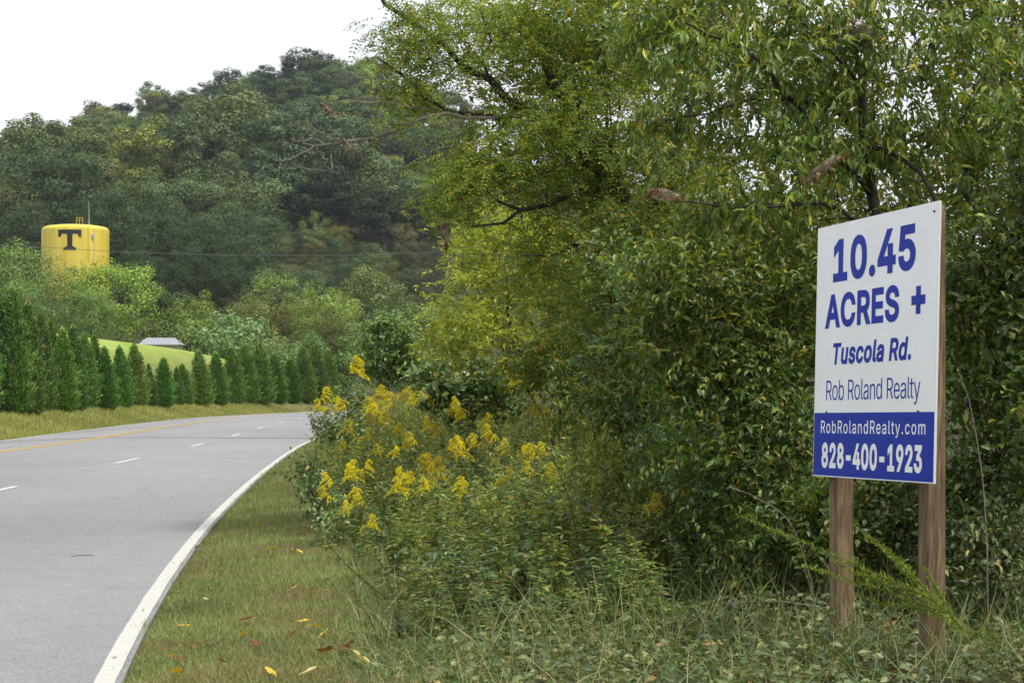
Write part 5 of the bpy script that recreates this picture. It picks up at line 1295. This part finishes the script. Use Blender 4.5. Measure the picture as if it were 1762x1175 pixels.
# ------------------------------------------------------------------ goldenrod, weeds, ground cover, grass
def weed_arrays(seed, h=1.2, leaves=46, plume=True, L=.085, W=.014):
    """Stem, leaves and plume of a goldenrod, base at the origin, leaning gently."""
    rng = np.random.default_rng(seed)
    az = rng.uniform(0, 6.28); ld = np.array([math.cos(az), math.sin(az), 0])
    t = np.linspace(0, 1, 9)
    st = np.stack([t * 0, t * 0, t * h], -1) + ld * (rng.uniform(.06, .26) * h * t ** 2)[:, None] + rng.normal(size=(9, 3)) * .008 + (ld * (.16 * h * np.clip(t - .72, 0, 1) ** 1.5 * 3)[:, None] if plume else 0)
    sb = MB(); sb.tube(st, np.linspace(.0042, .0016, 9), 5)
    Lv = Leaves()
    lt = np.sort(rng.uniform(.12, .96, leaves))
    P = np.stack([np.interp(lt, t, st[:, i]) for i in range(3)], -1)
    th = np.arange(leaves) * 2.4 + rng.uniform(0, 6)
    D = np.stack([np.cos(th), np.sin(th), rng.uniform(-.7, 1.2, leaves)], -1)
    sz = np.interp(lt, [0, .5, 1], [1.15, 1.0, .55]) * rng.uniform(.75, 1.2, leaves)
    Lv.add(P, D, np.array([0, 0, 1.0]) + rng.normal(size=(leaves, 3)) * .7, L * sz, W * sz, T_LEAF8)
    fl = None
    if plume:
        fl = Leaves(); nb = int(rng.integers(13, 20))
        for q in range(nb):
            z0 = 1 - .19 * (1 - q / nb) ** 1.2
            p0 = np.array([np.interp(z0, t, st[:, i]) for i in range(3)])
            a2 = az + rng.normal() * .85
            dr = np.array([math.cos(a2), math.sin(a2), 0])
            bl = (.07 + .17 * (1 - (q / nb)) ) * rng.uniform(.7, 1.3)
            n = int(44 * bl / .15) + 8
            s = rng.random(n) ** .8
            pp = p0 + dr * (bl * s)[:, None] + np.array([0, 0, 1.0]) * (bl * (.50 * s - .85 * s * s))[:, None] + rng.normal(size=(n, 3)) * .0055
            fl.add(pp, rand_unit(n, rng) + [0, 0, .6], rand_unit(n, rng), .017 * rng.uniform(.7, 1.25, n), .012)
            sb.tube(np.array([p0 + dr * bl * v + np.array([0, 0, 1.0]) * bl * (.50 * v - .85 * v * v) for v in (0, .5, 1)]), .0011, 4)
    return sb, Lv, fl

GOLD = []
for j in range(6):
    sb, Lv, fl = weed_arrays(800 + j)
    root = thing('goldenrod', 'x', 'goldenrod')
    sb.build('stem', M['stem'], root); Lv.build('foliage', M['weed'], root); fl.build('flower_plume', M['flower'], root)
    GOLD.append(root)
gused = [False] * 6
GP = [(545, 672, 26, 'lone goldenrod plume sticking up over the road, tallest at the left'), (563, 692, 25, 'goldenrod beside the road, just under the lone tall plume'), (586, 622, 30, 'small orange yellow goldenrod plume in front of the evergreen row'),
      (612, 688, 22, 'dense goldenrod plume at the upper left of the patch'), (628, 698, 21.5, 'bright goldenrod plume in the middle of the upper left cluster'), (645, 712, 21, 'bright goldenrod plume on the right side of the upper left cluster'),
      (598, 728, 20.5, 'goldenrod plume at the left edge of the patch'), (618, 742, 20, 'drooping goldenrod plume below the upper left cluster'), (662, 733, 20, 'goldenrod plume right of the drooping one'), (692, 757, 19, 'pale goldenrod plume in the patch centre'),
      (668, 772, 18, 'goldenrod plume low in the patch centre'), (704, 658, 25, 'goldenrod beneath the dark roadside bush'), (722, 662, 24.5, 'goldenrod right of the dark roadside bush'), (742, 688, 23, 'goldenrod in front of the vine mound, left side'),
      (762, 698, 22.5, 'goldenrod in front of the vine mound, middle'), (820, 704, 20, 'goldenrod at the right end of the vine mound'), (842, 716, 18.5, 'large bright goldenrod plume near the centre of the picture'), (856, 736, 18, 'hanging goldenrod plume under the large central one'),
      (830, 752, 18, 'lowest goldenrod of the central cluster'), (905, 626, 22, 'goldenrod high under the yellow tree'), (938, 610, 21.5, 'highest goldenrod plume, under the yellow tree'), (920, 642, 21, 'goldenrod between the two highest plumes'),
      (592, 818, 17, 'goldenrod plume over the verge, upper one of the left front group'), (572, 842, 16, 'goldenrod arching over the grass verge'), (602, 866, 15, 'wide goldenrod plume low beside the verge'), (622, 890, 14, 'lowest goldenrod plume beside the verge'),
      (718, 818, 16, 'left of the two goldenrods low in the middle'), (742, 826, 15.5, 'right of the two goldenrods low in the middle'), (700, 808, 17, 'small goldenrod behind the two low middle ones'), (872, 812, 15, 'fading goldenrod right of centre'),
      (928, 802, 14.5, 'bright fan shaped goldenrod alone in the green weeds'), (1096, 856, 12.5, 'small brownish goldenrod farthest right'), (915, 698, 19, 'dull goldenrod right of the large central plume'), (968, 668, 19, 'dull goldenrod in the shade under the saplings'),
      (800, 664, 23, 'goldenrod peeping over the vine mound'), (686, 680, 23, 'goldenrod between the left cluster and the vine mound'), (650, 768, 18.5, 'half hidden goldenrod under the patch centre'), (612, 798, 17.5, 'goldenrod above the left front group'),
      (630, 670, 23, 'tall goldenrod spike on top of the left cluster'), (775, 735, 20, 'browned goldenrod beside the dark stem'), (705, 785, 18, 'rusty goldenrod below the pale plume'), (655, 690, 22.5, 'goldenrod at the back of the left cluster'), (580, 760, 20, 'goldenrod low against the road bend')]
for j, (x, y, Y, lab) in enumerate(GP):
    q = j % 6
    o = GOLD[q] if not gused[q] else copy_tree(GOLD[q]); gused[q] = True
    rr = np.random.default_rng(840 + j)
    if y > 780: Y *= .86
    p = at(x, y, Y); zg = gz(p[0], Y) - .02
    h = max(p[2] - zg, .35)
    sc_ = h / 1.2
    w = max(sc_, .72) * rr.uniform(1.0, 1.3)
    w = max(sc_, .5) * rr.uniform(.62, .84)
    o.location = (p[0], Y, p[2] - 1.2 * w * .95); o.scale = (w, w, w); o.rotation_euler = (0, 0, rr.uniform(0, 6.28))
    dull = any(s in lab for s in ('dull', 'brown', 'rusty', 'fading', 'pale'))
    for ch in o.children: ch.color = (.72, .66, .9, 1) if dull else (1, 1, 1, 1)
    for key in ('label', 'category', 'group'):
        if key in o: del o[key]
    tag(o, lab, 'goldenrod', 'flowering goldenrods in the roadside weeds')

rg = np.random.default_rng(1234)
for j in range(34):
    x = rg.uniform(550, 1010); y = rg.uniform(670, 830) + .12 * (800 - x) * rg.random(); Y = float(np.interp(y, [640, 700, 760, 850], [25, 21, 17, 12.8]))
    o = copy_tree(GOLD[int(rg.integers(6))]); p = at(x, y, Y); w = rg.uniform(.42, .66)
    o.location = (p[0], Y, p[2] - 1.2 * w * .95); o.scale = (w, w, w); o.rotation_euler = (0, 0, rg.uniform(0, 6.28))
    dull = rg.random() < .45
    for ch in o.children: ch.color = (.66, .60, .9, 1) if dull else (1, 1, 1, 1)
    for key in ('label', 'category', 'group'):
        if key in o: del o[key]
    side = 'over the left half of the patch' if x < 700 else 'in the middle of the patch' if x < 860 else 'towards the saplings'
    tag(o, f'small {"browning" if dull else "bright"} goldenrod sprig scattered {"high" if y < 715 else "low"} {side}', 'goldenrod', 'small goldenrod sprigs')
WB_Y = np.array([8.0, 10.4, 13.7, 18.2, 29, 39.7, 60, 90]); WB_X = np.array([-.55, -.79, -1.2, -1.83, -3.25, -4.5, -5.6, -7.2])   # where weeds begin
def weed_edge(Y): return np.interp(Y, WB_Y, WB_X)
rng = np.random.default_rng(77)
TPL = []
for j in range(10):
    sb, Lv, _ = weed_arrays(860 + j, 1.0, int(rng.integers(46, 70)), False, .10 if j % 2 else .08, (.036, .020, .028)[j % 3])
    TPL.append((np.concatenate(sb.v), np.concatenate(sb.f4), *Lv.arrays()))
SV, SF, so = [], [], 0
WG = [([], [], [], [0]), ([], [], [], [0])]
n_w = 0
for Y in np.concatenate([rng.uniform(9.6, 14, 420), rng.uniform(14, 22, 560), rng.uniform(22, 40, 520), rng.uniform(40, 85, 260)]):
    xe = weed_edge(Y); wid = np.interp(Y, [9, 12, 16, 24, 40, 85], [4.2, 3.4, 4.0, 4.5, 4.5, 5])
    du = rng.random()
    X = xe + .12 + du * wid
    if X / Y > .30: continue
    if Y < 10.4 and X > .9: continue
    h = rng.uniform(.62, 1.06) * np.interp(du * wid, [0, .7, 1.6], [.55, .9, 1.0]) * np.interp(Y, [9.6, 11, 14, 17, 20, 26, 40], [.50, .64, .80, .88, .98, 1.15, 1.3]) * (1 + .25 * sstep(1.4, 2.6, X + .04 * (Y - 10)))
    tv, tf, lv, lf = TPL[int(rng.integers(10))]
    a = rng.uniform(0, 6.28); c_, s_ = math.cos(a), math.sin(a); ws = np.interp(Y, [10, 25, 60], [1.0, 1.15, 1.8])
    zg = gz(X, Y) - .02
    tf_ = lambda v: np.stack([(v[:, 0] * c_ - v[:, 1] * s_) * ws + X, (v[:, 0] * s_ + v[:, 1] * c_) * ws + Y, v[:, 2] * h + zg], -1)
    SV.append(tf_(tv)); SF.append(tf + so); so += len(tv)
    g_ = WG[1 if rng.random() < .34 else 0]
    g_[0].append(tf_(lv)); g_[1].append(lf[0] + g_[3][0]); g_[2].append(lf[1] + g_[3][0]); g_[3][0] += len(lv)
    n_w += 1
mesh_np('weed_stems', np.concatenate(SV), [np.concatenate(SF)], M['stem'])
tag(bpy.data.objects['weed_stems'], 'thin stems of the tangled roadside weeds', 'weeds', kind='stuff')
for g_, nm, mt, lb in ((WG[0], 'weed_foliage', 'weed', 'tangled yellowish green leaves of the roadside weeds'), (WG[1], 'broadleaf_weed_foliage', 'vine', 'darker green leaves mixed through the roadside weeds')):
    tag(mesh_np(nm, np.concatenate(g_[0]), [np.concatenate(g_[1]), np.concatenate(g_[2])], M[mt]), lb, 'weeds', kind='stuff')

# creeping ground cover and arching grass at the front
n = 24000
Yc = 7.1 + (12.8 - 7.1) * rng.random(n) ** 1.1; Xc = weed_edge(Yc) + .0 + rng.random(n) ** .95 * (5.2) - .12 * rng.random(n)
keep = (Xc / Yc < .34); Yc, Xc = Yc[keep], Xc[keep]; n = len(Yc)
zc = terrain(Xc, Yc) + rng.random(n) ** 1.3 * (.05 + .13 * (np.sin(Xc * 3.1 + Yc * 1.7) * np.sin(Yc * 2.3 - Xc) * .5 + .5)) * np.clip((Xc - weed_edge(Yc)) * 2.2 + .3, .3, 1)
Lv = Leaves(); th = rng.uniform(0, 6.28, n)
Lv.add(np.stack([Xc, Yc, zc], -1), np.stack([np.cos(th), np.sin(th), rng.uniform(-.5, .5, n)], -1), np.array([0, -.25, 1.0]) + rng.normal(size=(n, 3)) * .5, *(lambda z_: (z_ * rng.uniform(.9, 1.3, n), z_ * .55))(.020 + .050 * rng.random(n) ** 2.4), T_LEAF8)
tag(Lv.build('ground_cover', M['cover']), 'creeping green ground cover below the sign', 'ground cover', kind='stuff')
n = 12500
Yc = rng.uniform(7.1, 13, n); Xc = weed_edge(Yc) - .05 + rng.random(n) * 5.0
cl = np.sin(Xc * 2.3 + 1) * np.sin(Yc * 2.9) + rng.normal(size=n) * .5
keep = (Xc / Yc < .34) & (cl > -.35); Yc, Xc = Yc[keep], Xc[keep]; n = len(Yc)
Lv = Leaves(); D = rng.normal(size=(n, 3)) * .55 + [0, 0, .8]; D[:, 2] = np.abs(D[:, 2])
Lv.add(np.stack([Xc, Yc, terrain(Xc, Yc) - .01], -1), D, rand_unit(n, rng) + D * 0 + np.stack([-D[:, 0], -D[:, 1], np.full(n, .2)], -1), rng.uniform(.14, .45, n), rng.uniform(.0025, .0065, n), T_BLADE)
tag(Lv.build('arching_grass', M['straw']), 'long pale arching grass blades below the sign', 'grass', kind='stuff')

# the mown verge
def verge(n, y0, y1, hmin, hmax, wmin, wmax, pw=1.0, T=T_BLADE):
    Y = y0 + (y1 - y0) * rng.random(n) ** pw
    i = np.interp(Y, PATH[:, 1], np.arange(len(PATH)))
    xr = np.interp(Y, PATH[:, 1], PATH[:, 0] + OFF_R) + .105
    u_ = rng.random(n)
    X = xr + u_ * (weed_edge(Y) + .45 - xr) + np.where(rng.random(n) < .16, -rng.random(n) ** 2.5 * .11 * (1 + np.sin(Y * 4.1) * np.sin(Y * 1.3)), 0)
    D = rng.normal(size=(n, 3)) * .5 + [0, 0, 1.0]; D[:, 2] = np.abs(D[:, 2]) * .9
    hh = rng.uniform(hmin, hmax, n) * np.interp(u_, [0, .12, .7, 1], [.75, 1, 1, 1.7]) * (.75 + .5 * (np.sin(X * 5 + Y * 2) * np.sin(Y * 3.3) * .5 + .5))
    return np.stack([X, Y, terrain(X, Y) - .012], -1), D, np.stack([-D[:, 0], -D[:, 1], np.full(n, .3)], -1) + rng.normal(size=(n, 3)) * .4, hh, rng.uniform(wmin, wmax, n), T
Lv = Leaves()
Lv.add(*verge(62000, 8.2, 14, .035, .085, .0025, .0048, .95))
Lv.add(*verge(34000, 14, 28, .05, .10, .004, .008, 1.0, T_BLADE3))
Lv.add(*verge(16000, 28, 62, .06, .13, .010, .022, 1.0, T_BLADE3))
tag(Lv.build('verge_grass', M['grass']), 'short dry and green grass of the road verge', 'grass', kind='stuff')
# bits of dead leaf and straw between the blades
n = 520; Y = 8.3 + 13 * rng.random(n) ** 1.3
xr = np.interp(Y, PATH[:, 1], PATH[:, 0] + OFF_R) + .06
X = xr + (weed_edge(Y) + .5 - xr) * rng.random(n)
Lv = Leaves(); th = rng.uniform(0, 6.28, n)
Lv.add(np.stack([X, Y, terrain(X, Y) + rng.uniform(.012, .045, n)], -1), np.stack([np.cos(th), np.sin(th), rng.normal(size=n) * .3], -1), np.array([0, 0, 1.0]) + rng.normal(size=(n, 3)) * .5, rng.uniform(.014, .04, n), rng.uniform(.006, .016, n), T_LEAF8)
lit = Lv.build('leaf_litter', M['brown_leaf']); lit.color = (1.5, 1.5, 1.3, 1)
tag(lit, 'scraps of dry brown leaf scattered through the verge grass', 'leaf litter', kind='stuff')
# the left verge and bank
n = 60000
s_ = rng.uniform(np.interp(45, PATH[:, 1], S_ALONG), np.interp(150, PATH[:, 1], S_ALONG), n)
o_ = -7.6 - rng.random(n) ** 1.1 * 7.0
X = np.interp(s_, S_ALONG, PATH[:, 0]) + np.interp(s_, S_ALONG, NOR[:, 0]) * o_; Y = np.interp(s_, S_ALONG, PATH[:, 1]) + np.interp(s_, S_ALONG, NOR[:, 1]) * o_
Lv = Leaves(); D = rng.normal(size=(n, 3)) * .35 + [0, 0, 1.0]
Lv.add(np.stack([X, Y, terrain(X, Y) - .01], -1), D, rand_unit(n, rng), rng.uniform(.08, .26, n), rng.uniform(.02, .045, n), T_BLADE3)
M['bank'] = mat_leaf('bank_grass_blades', [(0, (.12, .16, .035)), (.5, (.19, .22, .05)), (.8, (.27, .25, .08)), (1, (.36, .29, .13))], .6, .3, .25, False, .5, .15)
tag(Lv.build('bank_grass', M['bank']), 'rough grass on the bank under the evergreens', 'grass', kind='stuff')

# fallen leaves on the verge
def fallen(x, y, L, col, mat, lab, j, group):
    rr = np.random.default_rng(1000 + j)
    Yg = CAM_H * F_PX / (y - HY)
    for _ in range(3):
        Xg = (x - CX) * Yg / F_PX; Yg = (CAM_H - gz(Xg, Yg) - .045) * F_PX / (y - HY)
    Xg = (x - CX) * Yg / F_PX
    nu = 7; t = np.linspace(0, 1, nu); w = np.sin(np.pi * np.clip(t * .96 + .02, 0, 1)) ** .75 * (1.1 - .45 * t)
    jag = 1 + (.28 if 'brown' in lab else .05) * np.where(np.arange(nu) % 2, 1, -1)
    V = []
    for a in range(nu):
        for sg in (-1, 0, 1):
            V.append([(t[a] - .5) * L, sg * w[a] * L * .36 * jag[a], .012 + abs(sg) * w[a] * L * .16 * rr.uniform(.4, 1.2) + (t[a] - .5) ** 2 * L * .35])
    F = []
    for a in range(nu - 1):
        for c in (0, 1):
            F.append([a * 3 + c, a * 3 + 3 + c, a * 3 + 4 + c, a * 3 + 1 + c])
    o = thing('fallen_leaf', lab, 'leaf', (Xg, Yg, gz(Xg, Yg) + .03), group)
    m = mesh_np('blade', np.array(V), [np.array(F)], mat, o, smooth=True); m.color = (*col, 1)
    b = MB(); b.tube([[-L * .5, 0, .015 + L * .08], [-L * .72, L * .05, .012], [-L * .9, L * .09, .004]], .0012, 4); b.build('leaf_stalk', mat, o)
    o.rotation_euler = (rr.normal() * .35, rr.normal() * .3, rr.uniform(0, 6.28))
FL = [(522, 1068, .085, 'y', 'bright yellow fallen leaf, first of the trio on the grass'), (545, 1076, .075, 'y', 'yellow fallen leaf in the middle of the trio'), (560, 1088, .085, 'y', 'yellow fallen leaf, lowest of the trio'),
      (420, 1088, .075, 'y', 'round yellow fallen leaf alone in the middle of the verge'), (318, 1076, .08, 'y', 'yellow fallen leaf near the white line'), (306, 1154, .085, 'y', 'pale yellow fallen leaf at the bottom by the white line'),
      (533, 1154, .095, 'p', 'large pale cream fallen leaf at the bottom of the verge'), (463, 1154, .075, 'y', 'golden fallen leaf at the bottom middle of the verge'), (292, 1128, .075, 'y', 'narrow golden leaf close to the white line'),
      (425, 1064, .11, 'b', 'curled reddish brown leaf above the round yellow leaf'), (502, 1094, .11, 'b', 'crumpled brown leaf below the yellow trio'), (560, 1118, .10, 'b', 'brown leaf at the right of the verge'), (600, 1110, .13, 'b', 'jagged standing brown leaf at the weed edge'),
      (440, 1106, .085, 'b', 'small brown leaf under the round yellow leaf'), (308, 1132, .085, 'b', 'dark brown leaf beside the narrow golden one'), (380, 1136, .07, 'b', 'rust coloured leaf low on the verge'),
      (620, 1133, .14, 'p', 'big whitish leaf lying face down by the weeds'), (353, 1030, .06, 'p', 'small pale leaf far left on the verge'), (515, 948, .075, 'y', 'yellow leaf high on the verge'), (465, 942, .07, 'y', 'golden leaf next to the brown patch of grass'),
      (444, 903, .09, 'y', 'yellow leaf farthest up the verge'), (508, 1010, .07, 'y', 'golden leaf at the middle right of the verge'), (565, 995, .06, 'b', 'reddish leaf scrap at the weed edge'), (340, 940, .075, 'b', 'brown leaf touching the white line'),
      (1380, 1056, .06, 'y', 'golden leaf on the ground cover left of the sign post'), (1304, 1014, .075, 'p', 'pale leaf caught in front of the dark sapling'), (1116, 1078, .085, 'y', 'yellow leaf in the front weeds'), (802, 1116, .09, 'p', 'pale yellow leaf on the front ground cover'),
      (1454, 1123, .055, 'p', 'small cream leaf between the two posts'), (1274, 1158, .06, 'y', 'yellow leaf at the bottom edge left of the posts'), (1410, 1122, .06, 'y', 'ochre leaf by the foot of the left post')]
for j, (x, y, L, kcol, lab) in enumerate(FL):
    if kcol == 'b': fallen(x, y, L, (.95, .8, .7), M['brown_leaf'], lab, j, 'fallen leaves')
    elif kcol == 'p': fallen(x, y, L, (.95, 1.25, 5.5), M['dead_y'], lab, j, 'fallen leaves')
    else: fallen(x, y, L, (1, 1, 1), M['dead_y'], lab, j, 'fallen leaves')

# the feathery fennel plant leaning in front of the posts
fen = thing('dog_fennel', 'feathery bright green plant leaning left across the sign posts', 'plant', tuple(at(1668, 1092, 7.92)))
fb = at(1668, 1092, 7.92)
rr = np.random.default_rng(44)
arms = [[(1668, 1092), (1600, 1030), (1500, 985), (1400, 940), (1330, 912), (1265, 884)], [(1640, 1068), (1580, 1000), (1530, 950), (1488, 918)], [(1625, 1055), (1540, 1022), (1450, 995), (1388, 972)], [(1600, 1035), (1560, 985), (1540, 962), (1500, 930)],
        [(1655, 1080), (1600, 1050), (1530, 1040), (1470, 1022)], [(1650, 1078), (1615, 1020), (1590, 975)], [(1660, 1085), (1700, 1095), (1740, 1112)], [(1580, 1020), (1520, 1000), (1470, 985), (1430, 960)]]
sb = MB(); Lv = Leaves()
for q, arm in enumerate(arms):
    P = catmull(np.array([at(x, y, 7.92 - .05 * k_ + .03 * q) for k_, (x, y) in enumerate(arm)]), 10)
    sb.tube(P - fb, np.linspace(.0032, .001, len(P)), 5)
    n = int(len(P) * 13); t = rr.random(n)
    base = np.stack([np.interp(t, np.linspace(0, 1, len(P)), P[:, i]) for i in range(3)], -1)
    ax = unit(P[-1] - P[0])
    D = ax * .8 + rand_unit(n, rr) * .9
    Lv.add(base, D, rand_unit(n, rr), np.interp(t, [0, .4, 1], [.034, .034, .015]) * rr.uniform(.6, 1.3, n), .0022, T_LEAF4)
sb.build('stem', M['stem'], fen); Lv.build('foliage', M['fennel'], fen, fb)

# seedling leaning out over the verge, and tall bare stalks in the weeds
sd = at(690, 1045, 11.2)
seed_ = thing('leaning_seedling', 'leafy seedling leaning left over the grass verge', 'plant', tuple(sd))
P = catmull(np.array([at(690, 1050, 11.2), at(640, 1010, 11.15), at(600, 975, 11.1), at(572, 945, 11.1), at(556, 935, 11.1)]), 10)
sb = MB(); sb.tube(P - sd, np.linspace(.005, .0015, len(P)), 5); sb.build('stem', M['bark'], seed_)
n = 40; t = np.linspace(.25, 1, n); base = np.stack([np.interp(t, np.linspace(0, 1, len(P)), P[:, i]) for i in range(3)], -1)
Lv = Leaves(); Lv.add(base, unit(P[-1] - P[0]) * .4 + rand_unit(n, rr) * .9, np.array([0, 0, 1.0]) + rand_unit(n, rr) * .5, rr.uniform(.04, .075, n), rr.uniform(.012, .02, n), T_LEAF8)
Lv.build('foliage', M['weed'], seed_, sd)
for j, (pts, Y, lab) in enumerate([
    ([(1150, 1010), (1147, 860), (1150, 760), (1146, 640)], 11.4, 'tall bare brown stalk left of the sapling in the weeds'),
    ([(1130, 1000), (1070, 880), (1040, 800), (1010, 700)], 11.6, 'dark bare stem slanting through the weeds'),
    ([(1160, 1030), (1040, 900), (970, 850), (915, 830)], 11.0, 'pale dry stalk leaning left across the weeds'),
    ([(1400, 1010), (1360, 900), (1300, 855), (1255, 838)], 9.9, 'dry grass stalk with a seed head bending towards the left post'),
    ([(1240, 1038), (1330, 1034), (1400, 1042), (1430, 1052)], 9.4, 'fallen straw coloured stalk lying before the left post'),
    ([(940, 1110), (915, 1060), (895, 1010), (870, 985)], 9.9, 'pale dead grass stalk at the front of the weeds'),
    ([(955, 1130), (925, 1065), (900, 1050), (885, 1045)], 9.7, 'second pale dead grass stalk at the front of the weeds'),
    ([(1700, 960), (1690, 820), (1670, 700), (1650, 640)], 8.9, 'thin dry stalk right of the sign'),
    ([(870, 880), (868, 800), (862, 740), (858, 690)], 17.5, 'dark stem carrying the large central goldenrod'),
    ([(1000, 990), (985, 880), (950, 780), (935, 720)], 12.4, 'thin brown stalk below the fan shaped goldenrod')]):
    P = catmull(np.array([at(x, y, Y) for x, y in pts]), 8)
    P[0, 2] = min(P[0, 2], gz(P[0, 0], P[0, 1]) + .04)
    st = thing('dry_stalk', lab, 'stalk', tuple(P[0]), 'dry stalks in the weeds')
    sb = MB(); sb.tube(P - P[0], np.linspace(.0038, .0012, len(P)), 5); sb.build('stem', M['bark'] if 'dark' in lab or 'brown' in lab else M['twig_grey'], st)
    n = 16; t = np.linspace(.8, 1, n) if 'dry' in lab or 'pale' in lab else np.linspace(.3, 1, n)
    base = np.stack([np.interp(t, np.linspace(0, 1, len(P)), P[:, i]) for i in range(3)], -1)
    Lv = Leaves(); Lv.add(base, unit(P[-1] - P[-4]) + rand_unit(n, rr) * .6, rand_unit(n, rr), .022, .006); Lv.build('seed_head', M['straw'], st, P[0])['kind'] = 'stuff'
# a twig lying on the asphalt
Yg = CAM_H * F_PX / (963 - HY); q = at(141, 962, Yg); q[2] = .045
b = MB(); b.tube([q + [-.08, -.05, -.010], q + [-.02, .0, -.007], q + [.03, .03, -.008], q + [.08, .07, -.010]], .0026, 5); tag(b.build('fallen_twig', M['bark']), 'small dark twig lying on the near road lane', 'twig')

# ------------------------------------------------------------------ the hazy air over the valley
m, n_, l_, out_ = new_mat('valley_haze')
pv = n_.new('ShaderNodeVolumePrincipled')
pv.inputs['Color'].default_value = (.80, .88, 1.0, 1)
pv.inputs['Density'].default_value = .00008
pv.inputs['Anisotropy'].default_value = .2
l_.new(pv.outputs[0], out_.inputs['Volume'])
b = MB(); b.box((-1160, -60, float(GZ.min()) - 1.0), (1160, 1400, 165.0))
tag(b.build('haze', m), 'thin bluish haze in the valley air', 'haze', kind='stuff')

# ------------------------------------------------------------------ look-alikes that share a label are told apart by their order in the picture
same = {}
for o in list(C.objects):
    if o.parent is None and o.get('label') and o.get('category') and o.get('kind') is None:
        same.setdefault(o['label'], []).append(o)
for lab, objs in same.items():
    if len(objs) < 2: continue
    objs.sort(key=lambda o: o.location.x / max(o.location.y, 1))
    ords = ['left one', 'right one'] if len(objs) == 2 else ['left one', 'middle one', 'right one'] if len(objs) == 3 else [f'{w} from left' for w in ('first', 'second', 'third', 'fourth', 'fifth', 'sixth', 'seventh', 'eighth', 'ninth')]
    for o, w in zip(objs, ords):
        if len((lab + ' ' + w).split()) <= 16: o['label'] = f'{lab}, {w}'
